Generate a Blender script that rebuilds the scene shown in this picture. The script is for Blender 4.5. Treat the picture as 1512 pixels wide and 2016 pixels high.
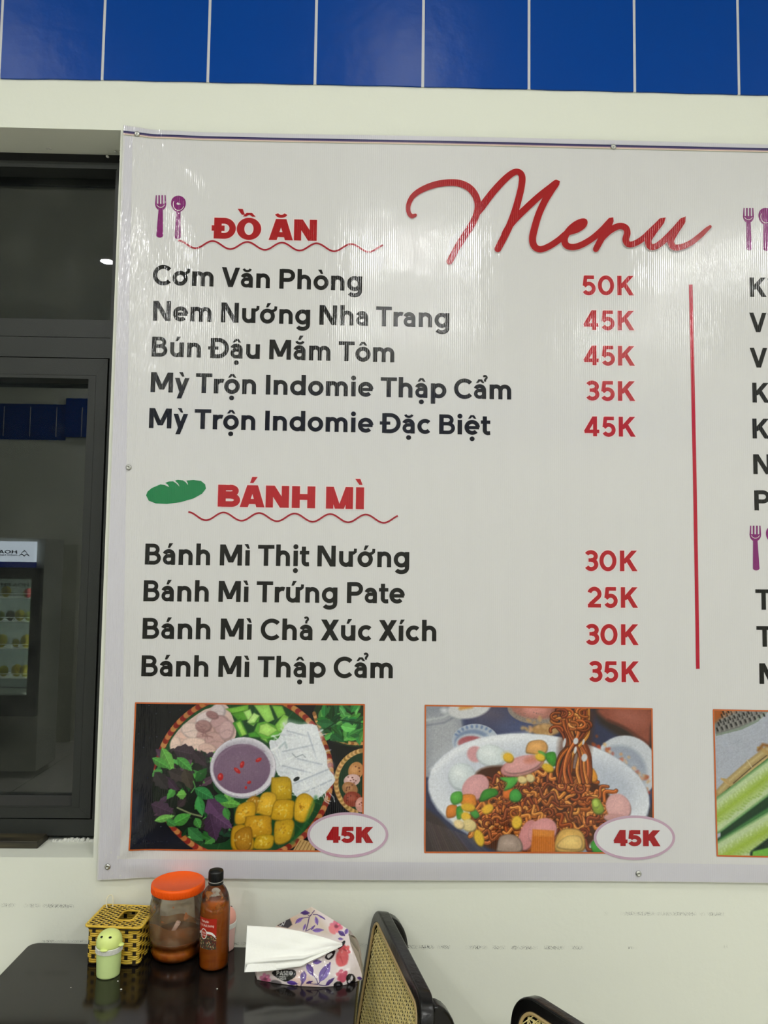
import bpy, bmesh, math, random, unicodedata
import numpy as np
from mathutils import Vector, Matrix

random.seed(7)
rng = np.random.default_rng(7)
for o in list(bpy.data.objects):
    bpy.data.objects.remove(o)
SC = bpy.context.scene
COL = SC.collection
PI = math.pi

# ------------------------------------------------------------------ camera
FPX = 1515.0
CAM = np.array([0.0, -1.75, 1.585])
PITCH, YAW, ROLL = math.radians(3.873), math.radians(1.229), math.radians(0.777)
_fw = np.array([math.sin(YAW)*math.cos(PITCH), math.cos(YAW)*math.cos(PITCH), math.sin(PITCH)])
_rt = np.array([math.cos(YAW), -math.sin(YAW), 0.0])
_up = np.cross(_rt, _fw)
RT = _rt*math.cos(ROLL) + _up*math.sin(ROLL)
UP = _up*math.cos(ROLL) - _rt*math.sin(ROLL)
FW = _fw
cd = bpy.data.cameras.new('camera')
cam = bpy.data.objects.new('camera', cd)
COL.objects.link(cam)
cd.sensor_fit = 'HORIZONTAL'
cd.sensor_width = 36.0
cd.lens = 36.0*FPX/1512.0
cd.clip_start = 0.02
M4 = Matrix.Identity(4)
for i in range(3):
    M4[i][0], M4[i][1], M4[i][2], M4[i][3] = RT[i], UP[i], -FW[i], CAM[i]
cam.matrix_world = M4
SC.camera = cam

def ray(x, y):
    return FW + RT*((x-756.0)/FPX) - UP*((y-1008.0)/FPX)
def on_y(x, y, Y=0.0):
    """a point of the photograph carried on to the upright plane at distance Y"""
    d = ray(x, y); t = (Y-CAM[1])/d[1]
    return CAM + t*d
def on_z(x, y, Z):
    d = ray(x, y); t = (Z-CAM[2])/d[2]
    return CAM + t*d
def to_px(P):
    d = np.asarray(P)-CAM; z = d@FW
    return 756+FPX*(d@RT)/z, 1008-FPX*(d@UP)/z

# ------------------------------------------------------------------ world, exposure
w = bpy.data.worlds.new('night'); SC.world = w
w.use_nodes = True
w.node_tree.nodes['Background'].inputs[0].default_value = (0.012, 0.014, 0.016, 1)
w.node_tree.nodes['Background'].inputs[1].default_value = 0.25
vs = SC.view_settings
vs.view_transform = 'Standard'; vs.look = 'None'; vs.gamma = 1.0; vs.use_curve_mapping = False
EXPOSURE = 0.0
LAMP = 1270.0
LAMP_COL = (1.0, 1.0, 0.985)
vs.exposure = EXPOSURE
try:
    SC.cycles.caustics_reflective = False
    SC.cycles.caustics_refractive = False
    SC.cycles.sample_clamp_indirect = 6.0
    SC.cycles.use_denoising = True
    SC.cycles.transparent_max_bounces = 16
    SC.cycles.max_bounces = 10
except Exception:
    pass

# ------------------------------------------------------------------ helpers
def lin(c):
    c = np.asarray(c, float)/255.0
    return np.where(c <= 0.04045, c/12.92, ((c+0.055)/1.055)**2.4)
def rgba(c, k=1.0):
    l = np.clip(lin(c)*k, 0, 0.95)
    return (float(l[0]), float(l[1]), float(l[2]), 1.0)
MATS = {}
def mat(name, col=(200, 200, 200), rough=0.5, metal=0.0, spec=0.5, coat=0.0, trans=0.0, emit=None, estr=0.0, k=1.0, alpha=1.0, ior=1.45, sss=0.0):
    if name in MATS: return MATS[name]
    m = bpy.data.materials.new(name); m.use_nodes = True
    b = m.node_tree.nodes['Principled BSDF']
    b.inputs['Base Color'].default_value = rgba(col, k)
    b.inputs['Roughness'].default_value = rough
    b.inputs['Metallic'].default_value = metal
    b.inputs['Specular IOR Level'].default_value = spec
    b.inputs['Coat Weight'].default_value = coat
    b.inputs['Coat Roughness'].default_value = 0.05
    b.inputs['Transmission Weight'].default_value = trans
    b.inputs['IOR'].default_value = ior
    b.inputs['Alpha'].default_value = alpha
    if emit is not None:
        b.inputs['Emission Color'].default_value = (*emit, 1)
        b.inputs['Emission Strength'].default_value = estr
    MATS[name] = m
    return m
def NT(m):
    return m.node_tree, m.node_tree.nodes, m.node_tree.links, m.node_tree.nodes['Principled BSDF']
def add_bump(m, scale, dist, detail=3.0, stretch=(1, 1, 1)):
    nt, N, L, b = NT(m)
    g = N.new('ShaderNodeNewGeometry'); mp = N.new('ShaderNodeMapping'); mp.inputs['Scale'].default_value = stretch
    n = N.new('ShaderNodeTexNoise'); n.inputs['Scale'].default_value = scale; n.inputs['Detail'].default_value = detail
    u = N.new('ShaderNodeBump'); u.inputs['Distance'].default_value = dist; u.inputs['Strength'].default_value = 1.0
    L.new(g.outputs['Position'], mp.inputs[0]); L.new(mp.outputs[0], n.inputs['Vector'])
    L.new(n.outputs[0], u.inputs['Height']); L.new(u.outputs[0], b.inputs['Normal'])
    return m
def add_mottle(m, c1, c2, scale, lo=0.4, hi=0.6, stretch=(1, 1, 1), k=1.0):
    nt, N, L, b = NT(m)
    g = N.new('ShaderNodeNewGeometry'); mp = N.new('ShaderNodeMapping'); mp.inputs['Scale'].default_value = stretch
    n = N.new('ShaderNodeTexNoise'); n.inputs['Scale'].default_value = scale; n.inputs['Detail'].default_value = 4
    r = N.new('ShaderNodeValToRGB')
    r.color_ramp.elements[0].position = lo; r.color_ramp.elements[0].color = rgba(c1, k)
    r.color_ramp.elements[1].position = hi; r.color_ramp.elements[1].color = rgba(c2, k)
    L.new(g.outputs['Position'], mp.inputs[0]); L.new(mp.outputs[0], n.inputs['Vector'])
    L.new(n.outputs[0], r.inputs[0]); L.new(r.outputs[0], b.inputs['Base Color'])
    return m

class MB:
    """a plain vertex / face collector"""
    def __init__(s): s.v = []; s.f = []; s.c = None
    def add(s, vs_, fs_):
        n = len(s.v); s.v.extend([tuple(float(q) for q in p) for p in vs_]); s.f.extend([tuple(i+n for i in f) for f in fs_])
    def box(s, x0, x1, y0, y1, z0, z1):
        s.add([(x0,y0,z0),(x1,y0,z0),(x1,y1,z0),(x0,y1,z0),(x0,y0,z1),(x1,y0,z1),(x1,y1,z1),(x0,y1,z1)],
              [(3,2,1,0),(4,5,6,7),(0,1,5,4),(1,2,6,5),(2,3,7,6),(3,0,4,7)])
    def grid(s, P, flip=False, closed_u=False, closed_v=False):
        P = np.asarray(P, float); a, b = P.shape[:2]
        n = len(s.v); s.v.extend(map(tuple, P.reshape(-1, 3)))
        for i in range(a if closed_u else a-1):
            for j in range(b if closed_v else b-1):
                q = (n+i*b+j, n+i*b+(j+1) % b, n+((i+1) % a)*b+(j+1) % b, n+((i+1) % a)*b+j)
                s.f.append(q[::-1] if flip else q)
    def lathe(s, prof, n=48, c=(0, 0, 0)):
        P = [[(c[0]+r*math.cos(2*PI*j/n), c[1]+r*math.sin(2*PI*j/n), c[2]+z) for j in range(n)] for r, z in prof]
        k = len(s.v); s.grid(P, closed_v=True)
        if prof[0][0] > 1e-6: s.f.append(tuple(k+j for j in range(n))[::-1])
        m_ = k+(len(prof)-1)*n
        if prof[-1][0] > 1e-6: s.f.append(tuple(m_+j for j in range(n)))
    def tube(s, pts, r, n=10, closed=False, caps=True):
        pts = [Vector(p) for p in pts]; m_ = len(pts); rows = []
        rr = r if hasattr(r, '__len__') else [r]*m_
        up = None
        for i, p in enumerate(pts):
            a = pts[(i-1) % m_] if (closed or i > 0) else p
            b = pts[(i+1) % m_] if (closed or i < m_-1) else p
            t = (b-a).normalized()
            if up is None:
                up = Vector((0, 0, 1)) if abs(t.z) < 0.9 else Vector((1, 0, 0))
            x = t.cross(up).normalized(); y = x.cross(t).normalized(); up = y
            rows.append([p+x*(rr[i]*math.cos(2*PI*j/n))+y*(rr[i]*math.sin(2*PI*j/n)) for j in range(n)])
        k = len(s.v)
        s.grid([[tuple(q) for q in row] for row in rows], closed_u=closed, closed_v=True)
        if caps and not closed:
            s.f.append(tuple(k+j for j in range(n))[::-1]); s.f.append(tuple(k+(m_-1)*n+j for j in range(n)))
    def ball(s, c, rx, ry, rz, n=16, mm=10, rot=0.0):
        P = []
        for i in range(mm+1):
            th = PI*i/mm; row = []
            for j in range(n):
                x = rx*math.sin(th)*math.cos(2*PI*j/n); y = ry*math.sin(th)*math.sin(2*PI*j/n)
                row.append((c[0]+x*math.cos(rot)-y*math.sin(rot), c[1]+x*math.sin(rot)+y*math.cos(rot), c[2]-rz*math.cos(th)))
            P.append(row)
        s.grid(P, closed_v=True)

def build(name, mb, m, parent=None, smooth=False, bevel=0.0, seg=2, shift=True, auto=None, fixn=True):
    """link one mesh object; world-space vertices are kept in place under an unrotated parent"""
    me = bpy.data.meshes.new(name)
    me.from_pydata(mb.v, [], mb.f)
    if fixn or bevel:
        bm = bmesh.new(); bm.from_mesh(me)
        if fixn:
            bmesh.ops.remove_doubles(bm, verts=bm.verts, dist=1e-6)
            bmesh.ops.recalc_face_normals(bm, faces=bm.faces)
        bm.to_mesh(me); bm.free()
    me.materials.append(m)
    if smooth:
        for p in me.polygons: p.use_smooth = True
    o = bpy.data.objects.new(name, me); COL.objects.link(o)
    if bevel:
        md = o.modifiers.new('bevel', 'BEVEL'); md.width = bevel; md.segments = seg; md.limit_method = 'ANGLE'
        md.angle_limit = math.radians(40)
        if smooth is None or smooth is False:
            for p in me.polygons: p.use_smooth = True
            wn = o.modifiers.new('wn', 'WEIGHTED_NORMAL'); wn.keep_sharp = True
    if parent is not None:
        o.parent = parent
    return o
def thing(name, label, cat, loc=(0, 0, 0), rotz=0.0, group=None):
    o = bpy.data.objects.new(name, None); COL.objects.link(o)
    o.location = tuple(float(q) for q in loc); o.rotation_euler = (0, 0, rotz); o.empty_display_size = 0.05
    return tag(o, label, cat, group)
def tag(o, label, cat, group=None):
    o['label'] = label; o['category'] = cat
    if group: o['group'] = group
    return o
def struct(o):
    o['kind'] = 'structure'; return o
def off(mb, L):
    mb.v = [(p[0]-L[0], p[1]-L[1], p[2]-L[2]) for p in mb.v]; return mb
def dup(root, loc, rotz, label, group):
    r = root.copy(); COL.objects.link(r); r.location = loc; r.rotation_euler = (0, 0, rotz)
    r['label'] = label; r['group'] = group
    for ch in list(root.children):
        c = ch.copy(); COL.objects.link(c); c.parent = r
        for g in list(ch.children):
            d = g.copy(); COL.objects.link(d); d.parent = c
    return r
def smoothpath(pts, n=8, closed=False):
    P = [np.array(p, float) for p in pts]; m_ = len(P); out = []
    for i in range(m_ if closed else m_-1):
        p0 = P[(i-1) % m_] if (closed or i > 0) else 2*P[0]-P[1]
        p1 = P[i]; p2 = P[(i+1) % m_]
        p3 = P[(i+2) % m_] if (closed or i < m_-2) else 2*P[-1]-P[-2]
        for k in range(n):
            t = k/n
            out.append(0.5*((2*p1)+(-p0+p2)*t+(2*p0-5*p1+4*p2-p3)*t*t+(-p0+3*p1-3*p2+p3)*t**3))
    if not closed: out.append(P[-1])
    return out

# ------------------------------------------------------------------ the room
XL, XR, YB, ZC = -3.4, 3.3, -4.9, 3.6
wall_m = mat('cream_plaster', (226, 228, 216), 0.75, spec=0.25)
add_bump(wall_m, 45, 0.0006, 3)
def scuffs(m, bands):
    """pencil-like rub marks that the chair backs and the table left on the plaster"""
    nt, N, L, b = NT(m)
    g = N.new('ShaderNodeNewGeometry'); sp = N.new('ShaderNodeSeparateXYZ'); L.new(g.outputs['Position'], sp.inputs[0])
    mp = N.new('ShaderNodeMapping'); mp.inputs['Scale'].default_value = (1, 0.0, 1.6)
    L.new(g.outputs['Position'], mp.inputs[0])
    n1 = N.new('ShaderNodeTexNoise'); n1.inputs['Scale'].default_value = 330; n1.inputs['Detail'].default_value = 2
    n2 = N.new('ShaderNodeTexNoise'); n2.inputs['Scale'].default_value = 26; n2.inputs['Detail'].default_value = 2
    L.new(mp.outputs[0], n1.inputs['Vector'])
    mp2 = N.new('ShaderNodeMapping'); mp2.inputs['Scale'].default_value = (1, 0.0, 0.15)
    L.new(g.outputs['Position'], mp2.inputs[0]); L.new(mp2.outputs[0], n2.inputs['Vector'])
    def mth(op, a, b_=None, c=None):
        q = N.new('ShaderNodeMath'); q.operation = op
        for i, v in enumerate((a, b_, c)):
            if v is None: continue
            if isinstance(v, (int, float)): q.inputs[i].default_value = v
            else: L.new(v, q.inputs[i])
        return q.outputs[0]
    tot = None
    for (x0, x1, z, hw, amt, slope) in bands:
        zc = mth('MULTIPLY_ADD', sp.outputs[0], -slope, z+slope*x0)
        dz = mth('ABSOLUTE', mth('SUBTRACT', sp.outputs[2], zc))
        mz = mth('SMOOTH_MAX', 0.0, mth('SUBTRACT', 1.0, mth('DIVIDE', dz, hw)), 0.01)
        cx = mth('ABSOLUTE', mth('SUBTRACT', sp.outputs[0], (x0+x1)/2))
        mx = mth('MULTIPLY', mth('SUBTRACT', 1.0, mth('DIVIDE', cx, (x1-x0)/2)), 8.0)
        mx = mth('MINIMUM', mth('MAXIMUM', mx, 0.0), 1.0)
        a = mth('MULTIPLY', mth('MULTIPLY', mth('MINIMUM', mth('MULTIPLY', mz, 1.6), 1.0), mx), amt)
        tot = a if tot is None else mth('MAXIMUM', tot, a)
    s1 = mth('MULTIPLY', mth('SUBTRACT', n1.outputs[0], 0.46), 7.0)
    s2 = mth('MULTIPLY', mth('SUBTRACT', n2.outputs[0], 0.44), 7.0)
    msk = mth('MULTIPLY', mth('MINIMUM', mth('MAXIMUM', s1, 0.0), 1.0), mth('MINIMUM', mth('MAXIMUM', s2, 0.0), 1.0))
    fac = mth('MULTIPLY', msk, tot)
    mix = N.new('ShaderNodeMix'); mix.data_type = 'RGBA'
    mix.inputs['A'].default_value = b.inputs['Base Color'].default_value[:]
    mix.inputs['B'].default_value = rgba((46, 48, 44))
    L.new(fac, mix.inputs['Factor']); L.new(mix.outputs['Result'], b.inputs['Base Color'])
def wz(x, y): return on_y(x, y, 0.0)
bands = []
for (xa, xb, y, hw, amt, dy) in [(795, 890, 1864.5, 4.5, .95, 0), (915, 1060, 1865, 4.5, .95, 1), (1070, 1150, 1866, 4.5, 1., 0), (1235, 1262, 1866, 3, .8, 0), (1425, 1433, 1864, 4, .9, 0),
                            (1150, 1440, 1798, 4.5, .55, 2), (0, 150, 1782, 4.5, .75, 2), (75, 185, 1853, 3.0, .8, 0), (452, 492, 1858, 4, .9, 0), (690, 742, 1861, 4.5, .7, 0)]:
    a, b_ = wz(xa, y), wz(xb, y+dy)
    bands.append((a[0], b_[0], a[2], hw*0.00115, amt, (a[2]-b_[2])/(b_[0]-a[0])))
front_m = wall_m.copy(); front_m.name = 'cream_plaster_scuffed'
scuffs(front_m, bands)
ceil_m = mat('ceiling_white', (232, 232, 224), 0.8, spec=0.2)
floor_m = mat('floor_tile', (150, 146, 135), 0.25)
nt, N, L, b = NT(floor_m)
br = N.new('ShaderNodeTexBrick'); br.offset = 0.0; br.inputs['Scale'].default_value = 1.0
br.inputs['Brick Width'].default_value = 0.6; br.inputs['Row Height'].default_value = 0.6; br.inputs['Mortar Size'].default_value = 0.003
br.inputs['Color1'].default_value = rgba((206, 203, 194)); br.inputs['Color2'].default_value = rgba((200, 197, 188)); br.inputs['Mortar'].default_value = rgba((110, 106, 98))
g = N.new('ShaderNodeNewGeometry'); L.new(g.outputs['Position'], br.inputs['Vector']); L.new(br.outputs['Color'], b.inputs['Base Color'])

OX1 = -0.5906; OX0 = -2.1; OZ0 = float(on_y(100, 1688, 0)[2]); OZ1 = float(on_y(100, 253, 0)[2])
q = MB()
q.box(OX1, XR, 0, .22, 0, ZC); q.box(XL, OX0, 0, .22, 0, ZC); q.box(OX0, OX1, 0, .22, 0, OZ0); q.box(OX0, OX1, 0, .22, OZ1, ZC)
struct(build('wall_front', q, front_m, fixn=False))
q = MB(); q.box(XL, XR, YB-.15, YB, 0, ZC); struct(build('wall_back', q, wall_m))
q = MB(); q.box(XL-.15, XL, YB, 0, 0, ZC); struct(build('wall_left', q, wall_m))
q = MB(); q.box(XR, XR+.15, YB, 0, 0, ZC); struct(build('wall_right', q, wall_m))
q = MB(); q.box(XL-.15, XR+.15, YB-.15, .22, -.1, 0); struct(build('floor', q, floor_m))
q = MB(); q.box(XL-.15, XR+.15, YB-.15, .22, ZC, ZC+.1); struct(build('ceiling', q, ceil_m))

# blue glossy panels with pale joints along the top of the wall
blue_m = mat('blue_gloss_panel', (0, 62, 146), 0.30, spec=0.13)
add_bump(blue_m, 22, 0.0012, 3)
joint_m = mat('pale_joint', (205, 205, 205), 0.5)
jx = [float(on_y(x, 80, 0)[0]) for x in (3, 205, 412, 622, 833, 1041, 1248, 1452)]
pit = (jx[-1]-jx[0])/7
jx = [jx[0]-pit*i for i in range(10, 0, -1)]+jx+[jx[-1]+pit*i for i in range(1, 9)]
jx = [x for x in jx if XL+.05 < x < XR-.05]
bz = [on_y(x, y, 0) for x, y in ((0, 156), (209, 158.5), (415, 163), (624, 167.5), (833, 172), (1041, 177), (1249, 182), (1455, 187.5), (1512, 188.5))]
def bottom(x): return float(np.interp(x, [p[0] for p in bz], [p[2] for p in bz]))
q = MB(); xs = [XL]+jx+[XR]
for a, c in zip(xs[:-1], xs[1:]):
    a_, c_ = a+(.0034 if a > XL else 0), c-(.0034 if c < XR else 0)
    n = 6
    for i in range(n):
        u0 = a_+(c_-a_)*i/n; u1 = a_+(c_-a_)*(i+1)/n
        z0 = bottom(u0)+.0006*math.sin(u0*40); z1 = bottom(u1)+.0006*math.sin(u1*40)
        q.add([(u0,-.004,z0),(u1,-.004,z1),(u1,0,z1),(u0,0,z0),(u0,-.004,ZC),(u1,-.004,ZC),(u1,0,ZC),(u0,0,ZC)],
              [(3,2,1,0),(4,5,6,7),(0,1,5,4),(1,2,6,5),(2,3,7,6),(3,0,4,7)])
bp = struct(build('trim_1', q, blue_m, fixn=True))
q = MB()
for x in jx: q.box(x-.0040, x+.0040, -.0026, 0, bottom(x), ZC)
struct(build('joint_strips', q, joint_m, parent=bp))
# the same band on the wall behind the camera, and a shallow pier below it
q = MB(); q.box(XL, -2.735, YB, YB+.01, 2.66, 2.985); q.box(-2.735, XR, YB, YB+.03, 2.69, 3.04); bb = struct(build('trim_2', q, blue_m))
q = MB()
for i in range(28):
    x = XL+.11+i*.235
    if x < XR-.1: q.box(x-.004, x+.004, YB, YB+(.011 if x < -2.72 else .031), 2.69, 2.96)
struct(build('joint_strips', q, joint_m, parent=bb))
pier_m = mat('grey_pier', (150, 152, 142), 0.7)
q = MB(); q.box(-2.735, -2.565, YB, YB+.06, 0, 1.72); struct(build('trim_3', q, mat('pale_pier', (205, 206, 190), .7)))

# ------------------------------------------------------------------ window
alu = mat('charcoal_aluminium', (42, 44, 42), 0.42, spec=0.35)
add_bump(alu, 400, 0.0002, 2)
alu_dk = mat('black_gap', (10, 10, 10), 0.8)
win = struct(thing('window_1', 'charcoal aluminium window left of the menu banner', 'window', (OX1, .10, OZ0)))
del win['label'], win['category']
WL = (OX1, .10, OZ0)
def wbuild(name, q, m, bevel=0.0, parent=win, **k): return struct(build(name, off(q, WL), m, parent=parent, bevel=bevel, **k))
XJ, XS, XG = -.6302, -.6335, -.678          # jamb inner edge, sash edge, sash glass edge
ZT, ZU, ZV, ZW = 2.563, 2.547, 2.1676, 2.0735
q = MB()
q.box(XJ, OX1+.004, .10, .19, .9455, ZT)
q.box(OX0, XJ, .10, .19, ZU, ZT)
q.box(OX0, XJ, .10, .19, 2.1240, ZV)
q.box(OX0, XJ, .10, .19, ZW, 2.1226)
q.box(OX0, XJ, .10, .19, .9455, .983)
q.box(OX0, OX0+.04, .10, .19, .983, ZU)
fr = wbuild('frame', q, alu, fixn=False)
q = MB()                                                   # glazing beads of the fixed top light
q.box(OX0+.04, XJ, .106, .150, 2.1545, ZV+.0002)
q.box(-.6345, XJ, .106, .150, ZV, ZU)
wbuild('glazing_bead', q, alu, fixn=False)
q = MB()                                                   # dark packing above the frame and in the joints
q.box(OX0, OX1, .112, .18, ZT-.001, OZ1+.001)
q.box(XS-.03, XJ+.002, .135, .18, .98, 2.075)
q.box(OX0+.03, XJ, .135, .18, 2.06, 2.076); q.box(OX0+.03, XJ, .135, .18, .98, 1.0)
wbuild('joint_packing', q, alu_dk)
# sash
q = MB()
q.box(XG, XS, .097, .165, .9862, 2.0705)
q.box(-1.36, XG, .097, .165, 2.0215, 2.0705)
q.box(-1.36, XG, .097, .165, .9862, 1.0135)
q.box(-1.41, -1.36, .097, .165, .9862, 2.0705)
sash = wbuild('sash', q, alu, fixn=False)
q = MB()
for (x0, x1, z0, z1) in ((-.6608, -.6600, 1.010, 2.0300), (-1.36, -.6608, 2.0296, 2.0304), (-1.36, -.6608, 1.0096, 1.0104)):
    q.box(x0, x1, .0963, .0975, z0, z1)
for (xa, za, xb, zb) in ((XS, 2.0705, -.6608, 2.0304), (XS, .9862, -.6608, 1.0096), (-.6185, 2.0835, XJ, 2.0735), (-.6185, .9720, XJ, .9830)):
    d_ = math.hypot(xb-xa, zb-za); nx_, nz_ = -(zb-za)/d_*.0005, (xb-xa)/d_*.0005; yy = .0966 if xa == XS else .0996
    q.add([(xa+nx_, yy, za+nz_), (xa-nx_, yy, za-nz_), (xb-nx_, yy, zb-nz_), (xb+nx_, yy, zb+nz_)], [(0, 1, 2, 3)])
wbuild('bead_seam', q, mat('seam_dark', (26, 27, 25), .6), parent=win)
q = MB(); q.add([(-1.36, .100, 1.0135), (XG, .100, 1.0135), (XG, .150, 1.0225), (-1.36, .150, 1.0225), (-1.36, .150, 1.0135), (XG, .150, 1.0135)],
                [(0,1,2,3), (0,3,4), (1,5,2), (0,4,5,1), (4,3,2,5)])
wbuild('sash_ledge', q, mat('ledge_grey', (66, 66, 64), .4))
q = MB(); q.box(OX0+.04, -1.41, .097, .165, .9862, 2.0705); wbuild('sash_neighbour', q, alu, fixn=False)
glass = mat('window_glass', (190, 200, 195), 0.0, trans=1.0, ior=1.52, spec=0.5)
nt, N, L, b = NT(glass)
out = [n_ for n_ in N if n_.type == 'OUTPUT_MATERIAL'][0]
mx = N.new('ShaderNodeMixShader'); df = N.new('ShaderNodeBsdfDiffuse'); df.inputs[0].default_value = rgba((200, 204, 190))
g = N.new('ShaderNodeNewGeometry'); n1 = N.new('ShaderNodeTexNoise'); n1.inputs['Scale'].default_value = 9; n1.inputs['Detail'].default_value = 5
mr = N.new('ShaderNodeMapRange'); mr.inputs[1].default_value = .45; mr.inputs[2].default_value = .78; mr.inputs[3].default_value = .004; mr.inputs[4].default_value = .045
L.new(g.outputs['Position'], n1.inputs['Vector']); L.new(n1.outputs[0], mr.inputs[0]); L.new(mr.outputs[0], mx.inputs[0])
L.new(b.outputs[0], mx.inputs[1]); L.new(df.outputs[0], mx.inputs[2]); L.new(mx.outputs[0], out.inputs[0])     # a thin veil of dust and wiping marks
q = MB(); q.box(OX0+.03, XJ, .150, .155, 2.15, ZU); wbuild('pane', q, glass)
q = MB(); q.box(-1.37, XG, .150, .155, 1.01, 2.03); wbuild('pane', q, glass)
# dried white sealant along the foot of the frame and crumbs of it above
seal_m = mat('dried_sealant', (205, 206, 198), 0.6)
q = MB()
for i in range(34):
    x = -.715+i*.0031+random.uniform(-.001, .001)
    h = random.choice((.002, .004, .006, .007))
    q.ball((x, .096, OZ0+h*.4), .0035+random.random()*.002, .006, h, 8, 6)
wbuild('sealant_bead', q, seal_m, smooth=True)
q = MB()
for x, y in ((890, 300), (345, 268), (370, 272), (560, 268), (620, 270), (896, 340), (890, 360), (790, 330), (850, 296)):
    p = on_y(x/3.733, 220+y/3.733, .09); q.ball(p, .004, .006, .0022, 8, 6)
wbuild('sealant_crumbs', q, seal_m, smooth=True)
# offcut on the sill
a = on_z(2, 1671, OZ0); c = on_z(77, 1671, OZ0)
L0 = (float(c[0])-.004, float(c[1]), OZ0)
q = MB(); q.box(-.32, 0, 0, .060, 0, .0165)
t = build('wooden_offcut', q, mat('dark_stained_wood', (52, 48, 40), .55), bevel=.001)
add_mottle(t.data.materials[0], (36, 33, 27), (78, 71, 50), 18, .35, .75, (0.4, 2, 6))
t.location = L0
tag(t, 'dark stained flat wooden offcut lying on the window sill', 'wood offcut')

# ------------------------------------------------------------------ printed matter: painter and lettering
class Canvas:
    """a small painter: fills an sRGB raster that becomes the colour attribute of a printed sheet"""
    def __init__(s, w_, h_, x0, x1, y0, y1, bg):
        s.w, s.h, s.x0, s.y0 = w_, h_, x0, y0
        s.kx, s.ky = w_/(x1-x0), h_/(y1-y0)
        s.a = np.zeros((h_, w_, 3)); s.a[:] = bg
    def T(s, pts):
        p = np.asarray(pts, float).reshape(-1, 2).copy()
        p[:, 0] = (p[:, 0]-s.x0)*s.kx; p[:, 1] = (p[:, 1]-s.y0)*s.ky
        return p
    def _win(s, p, pad):
        x0 = max(0, int(p[:, 0].min()-pad)); x1 = min(s.w, int(p[:, 0].max()+pad)+1)
        y0 = max(0, int(p[:, 1].min()-pad)); y1 = min(s.h, int(p[:, 1].max()+pad)+1)
        if x1 <= x0 or y1 <= y0: return None
        X, Y = np.meshgrid(np.arange(x0, x1)+.5, np.arange(y0, y1)+.5)
        return x0, x1, y0, y1, X, Y
    def _mix(s, W_, cov, col):
        x0, x1, y0, y1 = W_[:4]
        col = np.asarray(col, float)
        s.a[y0:y1, x0:x1] += (col-s.a[y0:y1, x0:x1])*cov[..., None]
    @staticmethod
    def _seg(X, Y, a, b):
        d = b-a; l2 = max(d@d, 1e-9)
        t = np.clip(((X-a[0])*d[0]+(Y-a[1])*d[1])/l2, 0, 1)
        return np.hypot(X-a[0]-t*d[0], Y-a[1]-t*d[1]), t
    def poly(s, pts, col, soft=1.0, al=1.0):
        p = s.T(pts); W_ = s._win(p, soft+1)
        if W_ is None: return
        X, Y = W_[4:]; ins = np.zeros(X.shape, bool); dist = np.full(X.shape, 1e9)
        for i in range(len(p)):
            a, b = p[i], p[(i+1) % len(p)]
            if a[1] != b[1]:
                cnd = ((a[1] > Y) != (b[1] > Y)) & (X < (b[0]-a[0])*(Y-a[1])/(b[1]-a[1])+a[0])
                ins ^= cnd
            dist = np.minimum(dist, s._seg(X, Y, a, b)[0])
        cov = np.clip(np.where(ins, dist, -dist)/soft+.5, 0, 1)*al
        s._mix(W_, cov, col)
    def blob(s, pts, col, soft=1.0, al=1.0):
        s.poly([tuple(p) for p in smoothpath(pts, 5, True)], col, soft, al)
    def ell(s, cx, cy, rx, ry, col, rot=0.0, soft=1.0, al=1.0, inner=None):
        n = 40; R = []
        for k in range(n):
            a = 2*PI*k/n; x, y = rx*math.cos(a), ry*math.sin(a)
            R.append((cx+x*math.cos(rot)-y*math.sin(rot), cy+x*math.sin(rot)+y*math.cos(rot)))
        s.poly(R, col, soft, al)
    def line(s, pts, wd, col, soft=1.0, al=1.0, taper=False):
        p = s.T(pts); wd = wd*s.kx; W_ = s._win(p, wd/2+soft+1)
        if W_ is None: return
        X, Y = W_[4:]; cov = np.zeros(X.shape); n = len(p)-1
        for i in range(n):
            d, t = s._seg(X, Y, p[i], p[i+1])
            ww = wd
            if taper: ww = wd*(1-abs(2*((i+t)/n)-1)**2)
            cov = np.maximum(cov, np.clip((ww/2-d)/soft+.5, 0, 1))
        s._mix(W_, cov*al, col)
    def noise(s, amp, cell=3):
        h2, w2 = s.h//cell+2, s.w//cell+2
        n = rng.normal(0, 1, (h2, w2)); n = np.kron(n, np.ones((cell, cell)))[:s.h, :s.w]
        n = (n+np.roll(n, 1, 0)+np.roll(n, 1, 1)+np.roll(n, (1, 1), (0, 1)))/4
        s.a = np.clip(s.a*(1+amp*n[..., None]), 0, 255)

INK_K = 0.97          # the paper's own white against the white of the photograph
def colour_mesh(name, P, colours, m, parent=None, flip=False):
    """a dense grid whose vertices carry the print's colours"""
    P = np.asarray(P, float); a, b = P.shape[:2]
    me = bpy.data.meshes.new(name)
    idx = np.arange(a*b).reshape(a, b)
    F = np.stack([idx[:-1, :-1], idx[:-1, 1:], idx[1:, 1:], idx[1:, :-1]], -1).reshape(-1, 4)
    if flip: F = F[:, ::-1]
    me.from_pydata([tuple(p) for p in P.reshape(-1, 3)], [], [tuple(int(i) for i in f) for f in F])
    at = me.color_attributes.new('print', 'FLOAT_COLOR', 'POINT')
    c = np.ones((a*b, 4), np.float32); c[:, :3] = np.clip(lin(np.asarray(colours).reshape(-1, 3))*INK_K, 0, .9)
    at.data.foreach_set('color', c.ravel())
    me.materials.append(m)
    for p in me.polygons: p.use_smooth = True
    o = bpy.data.objects.new(name, me); COL.objects.link(o)
    if parent is not None: o.parent = parent
    return o

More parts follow.
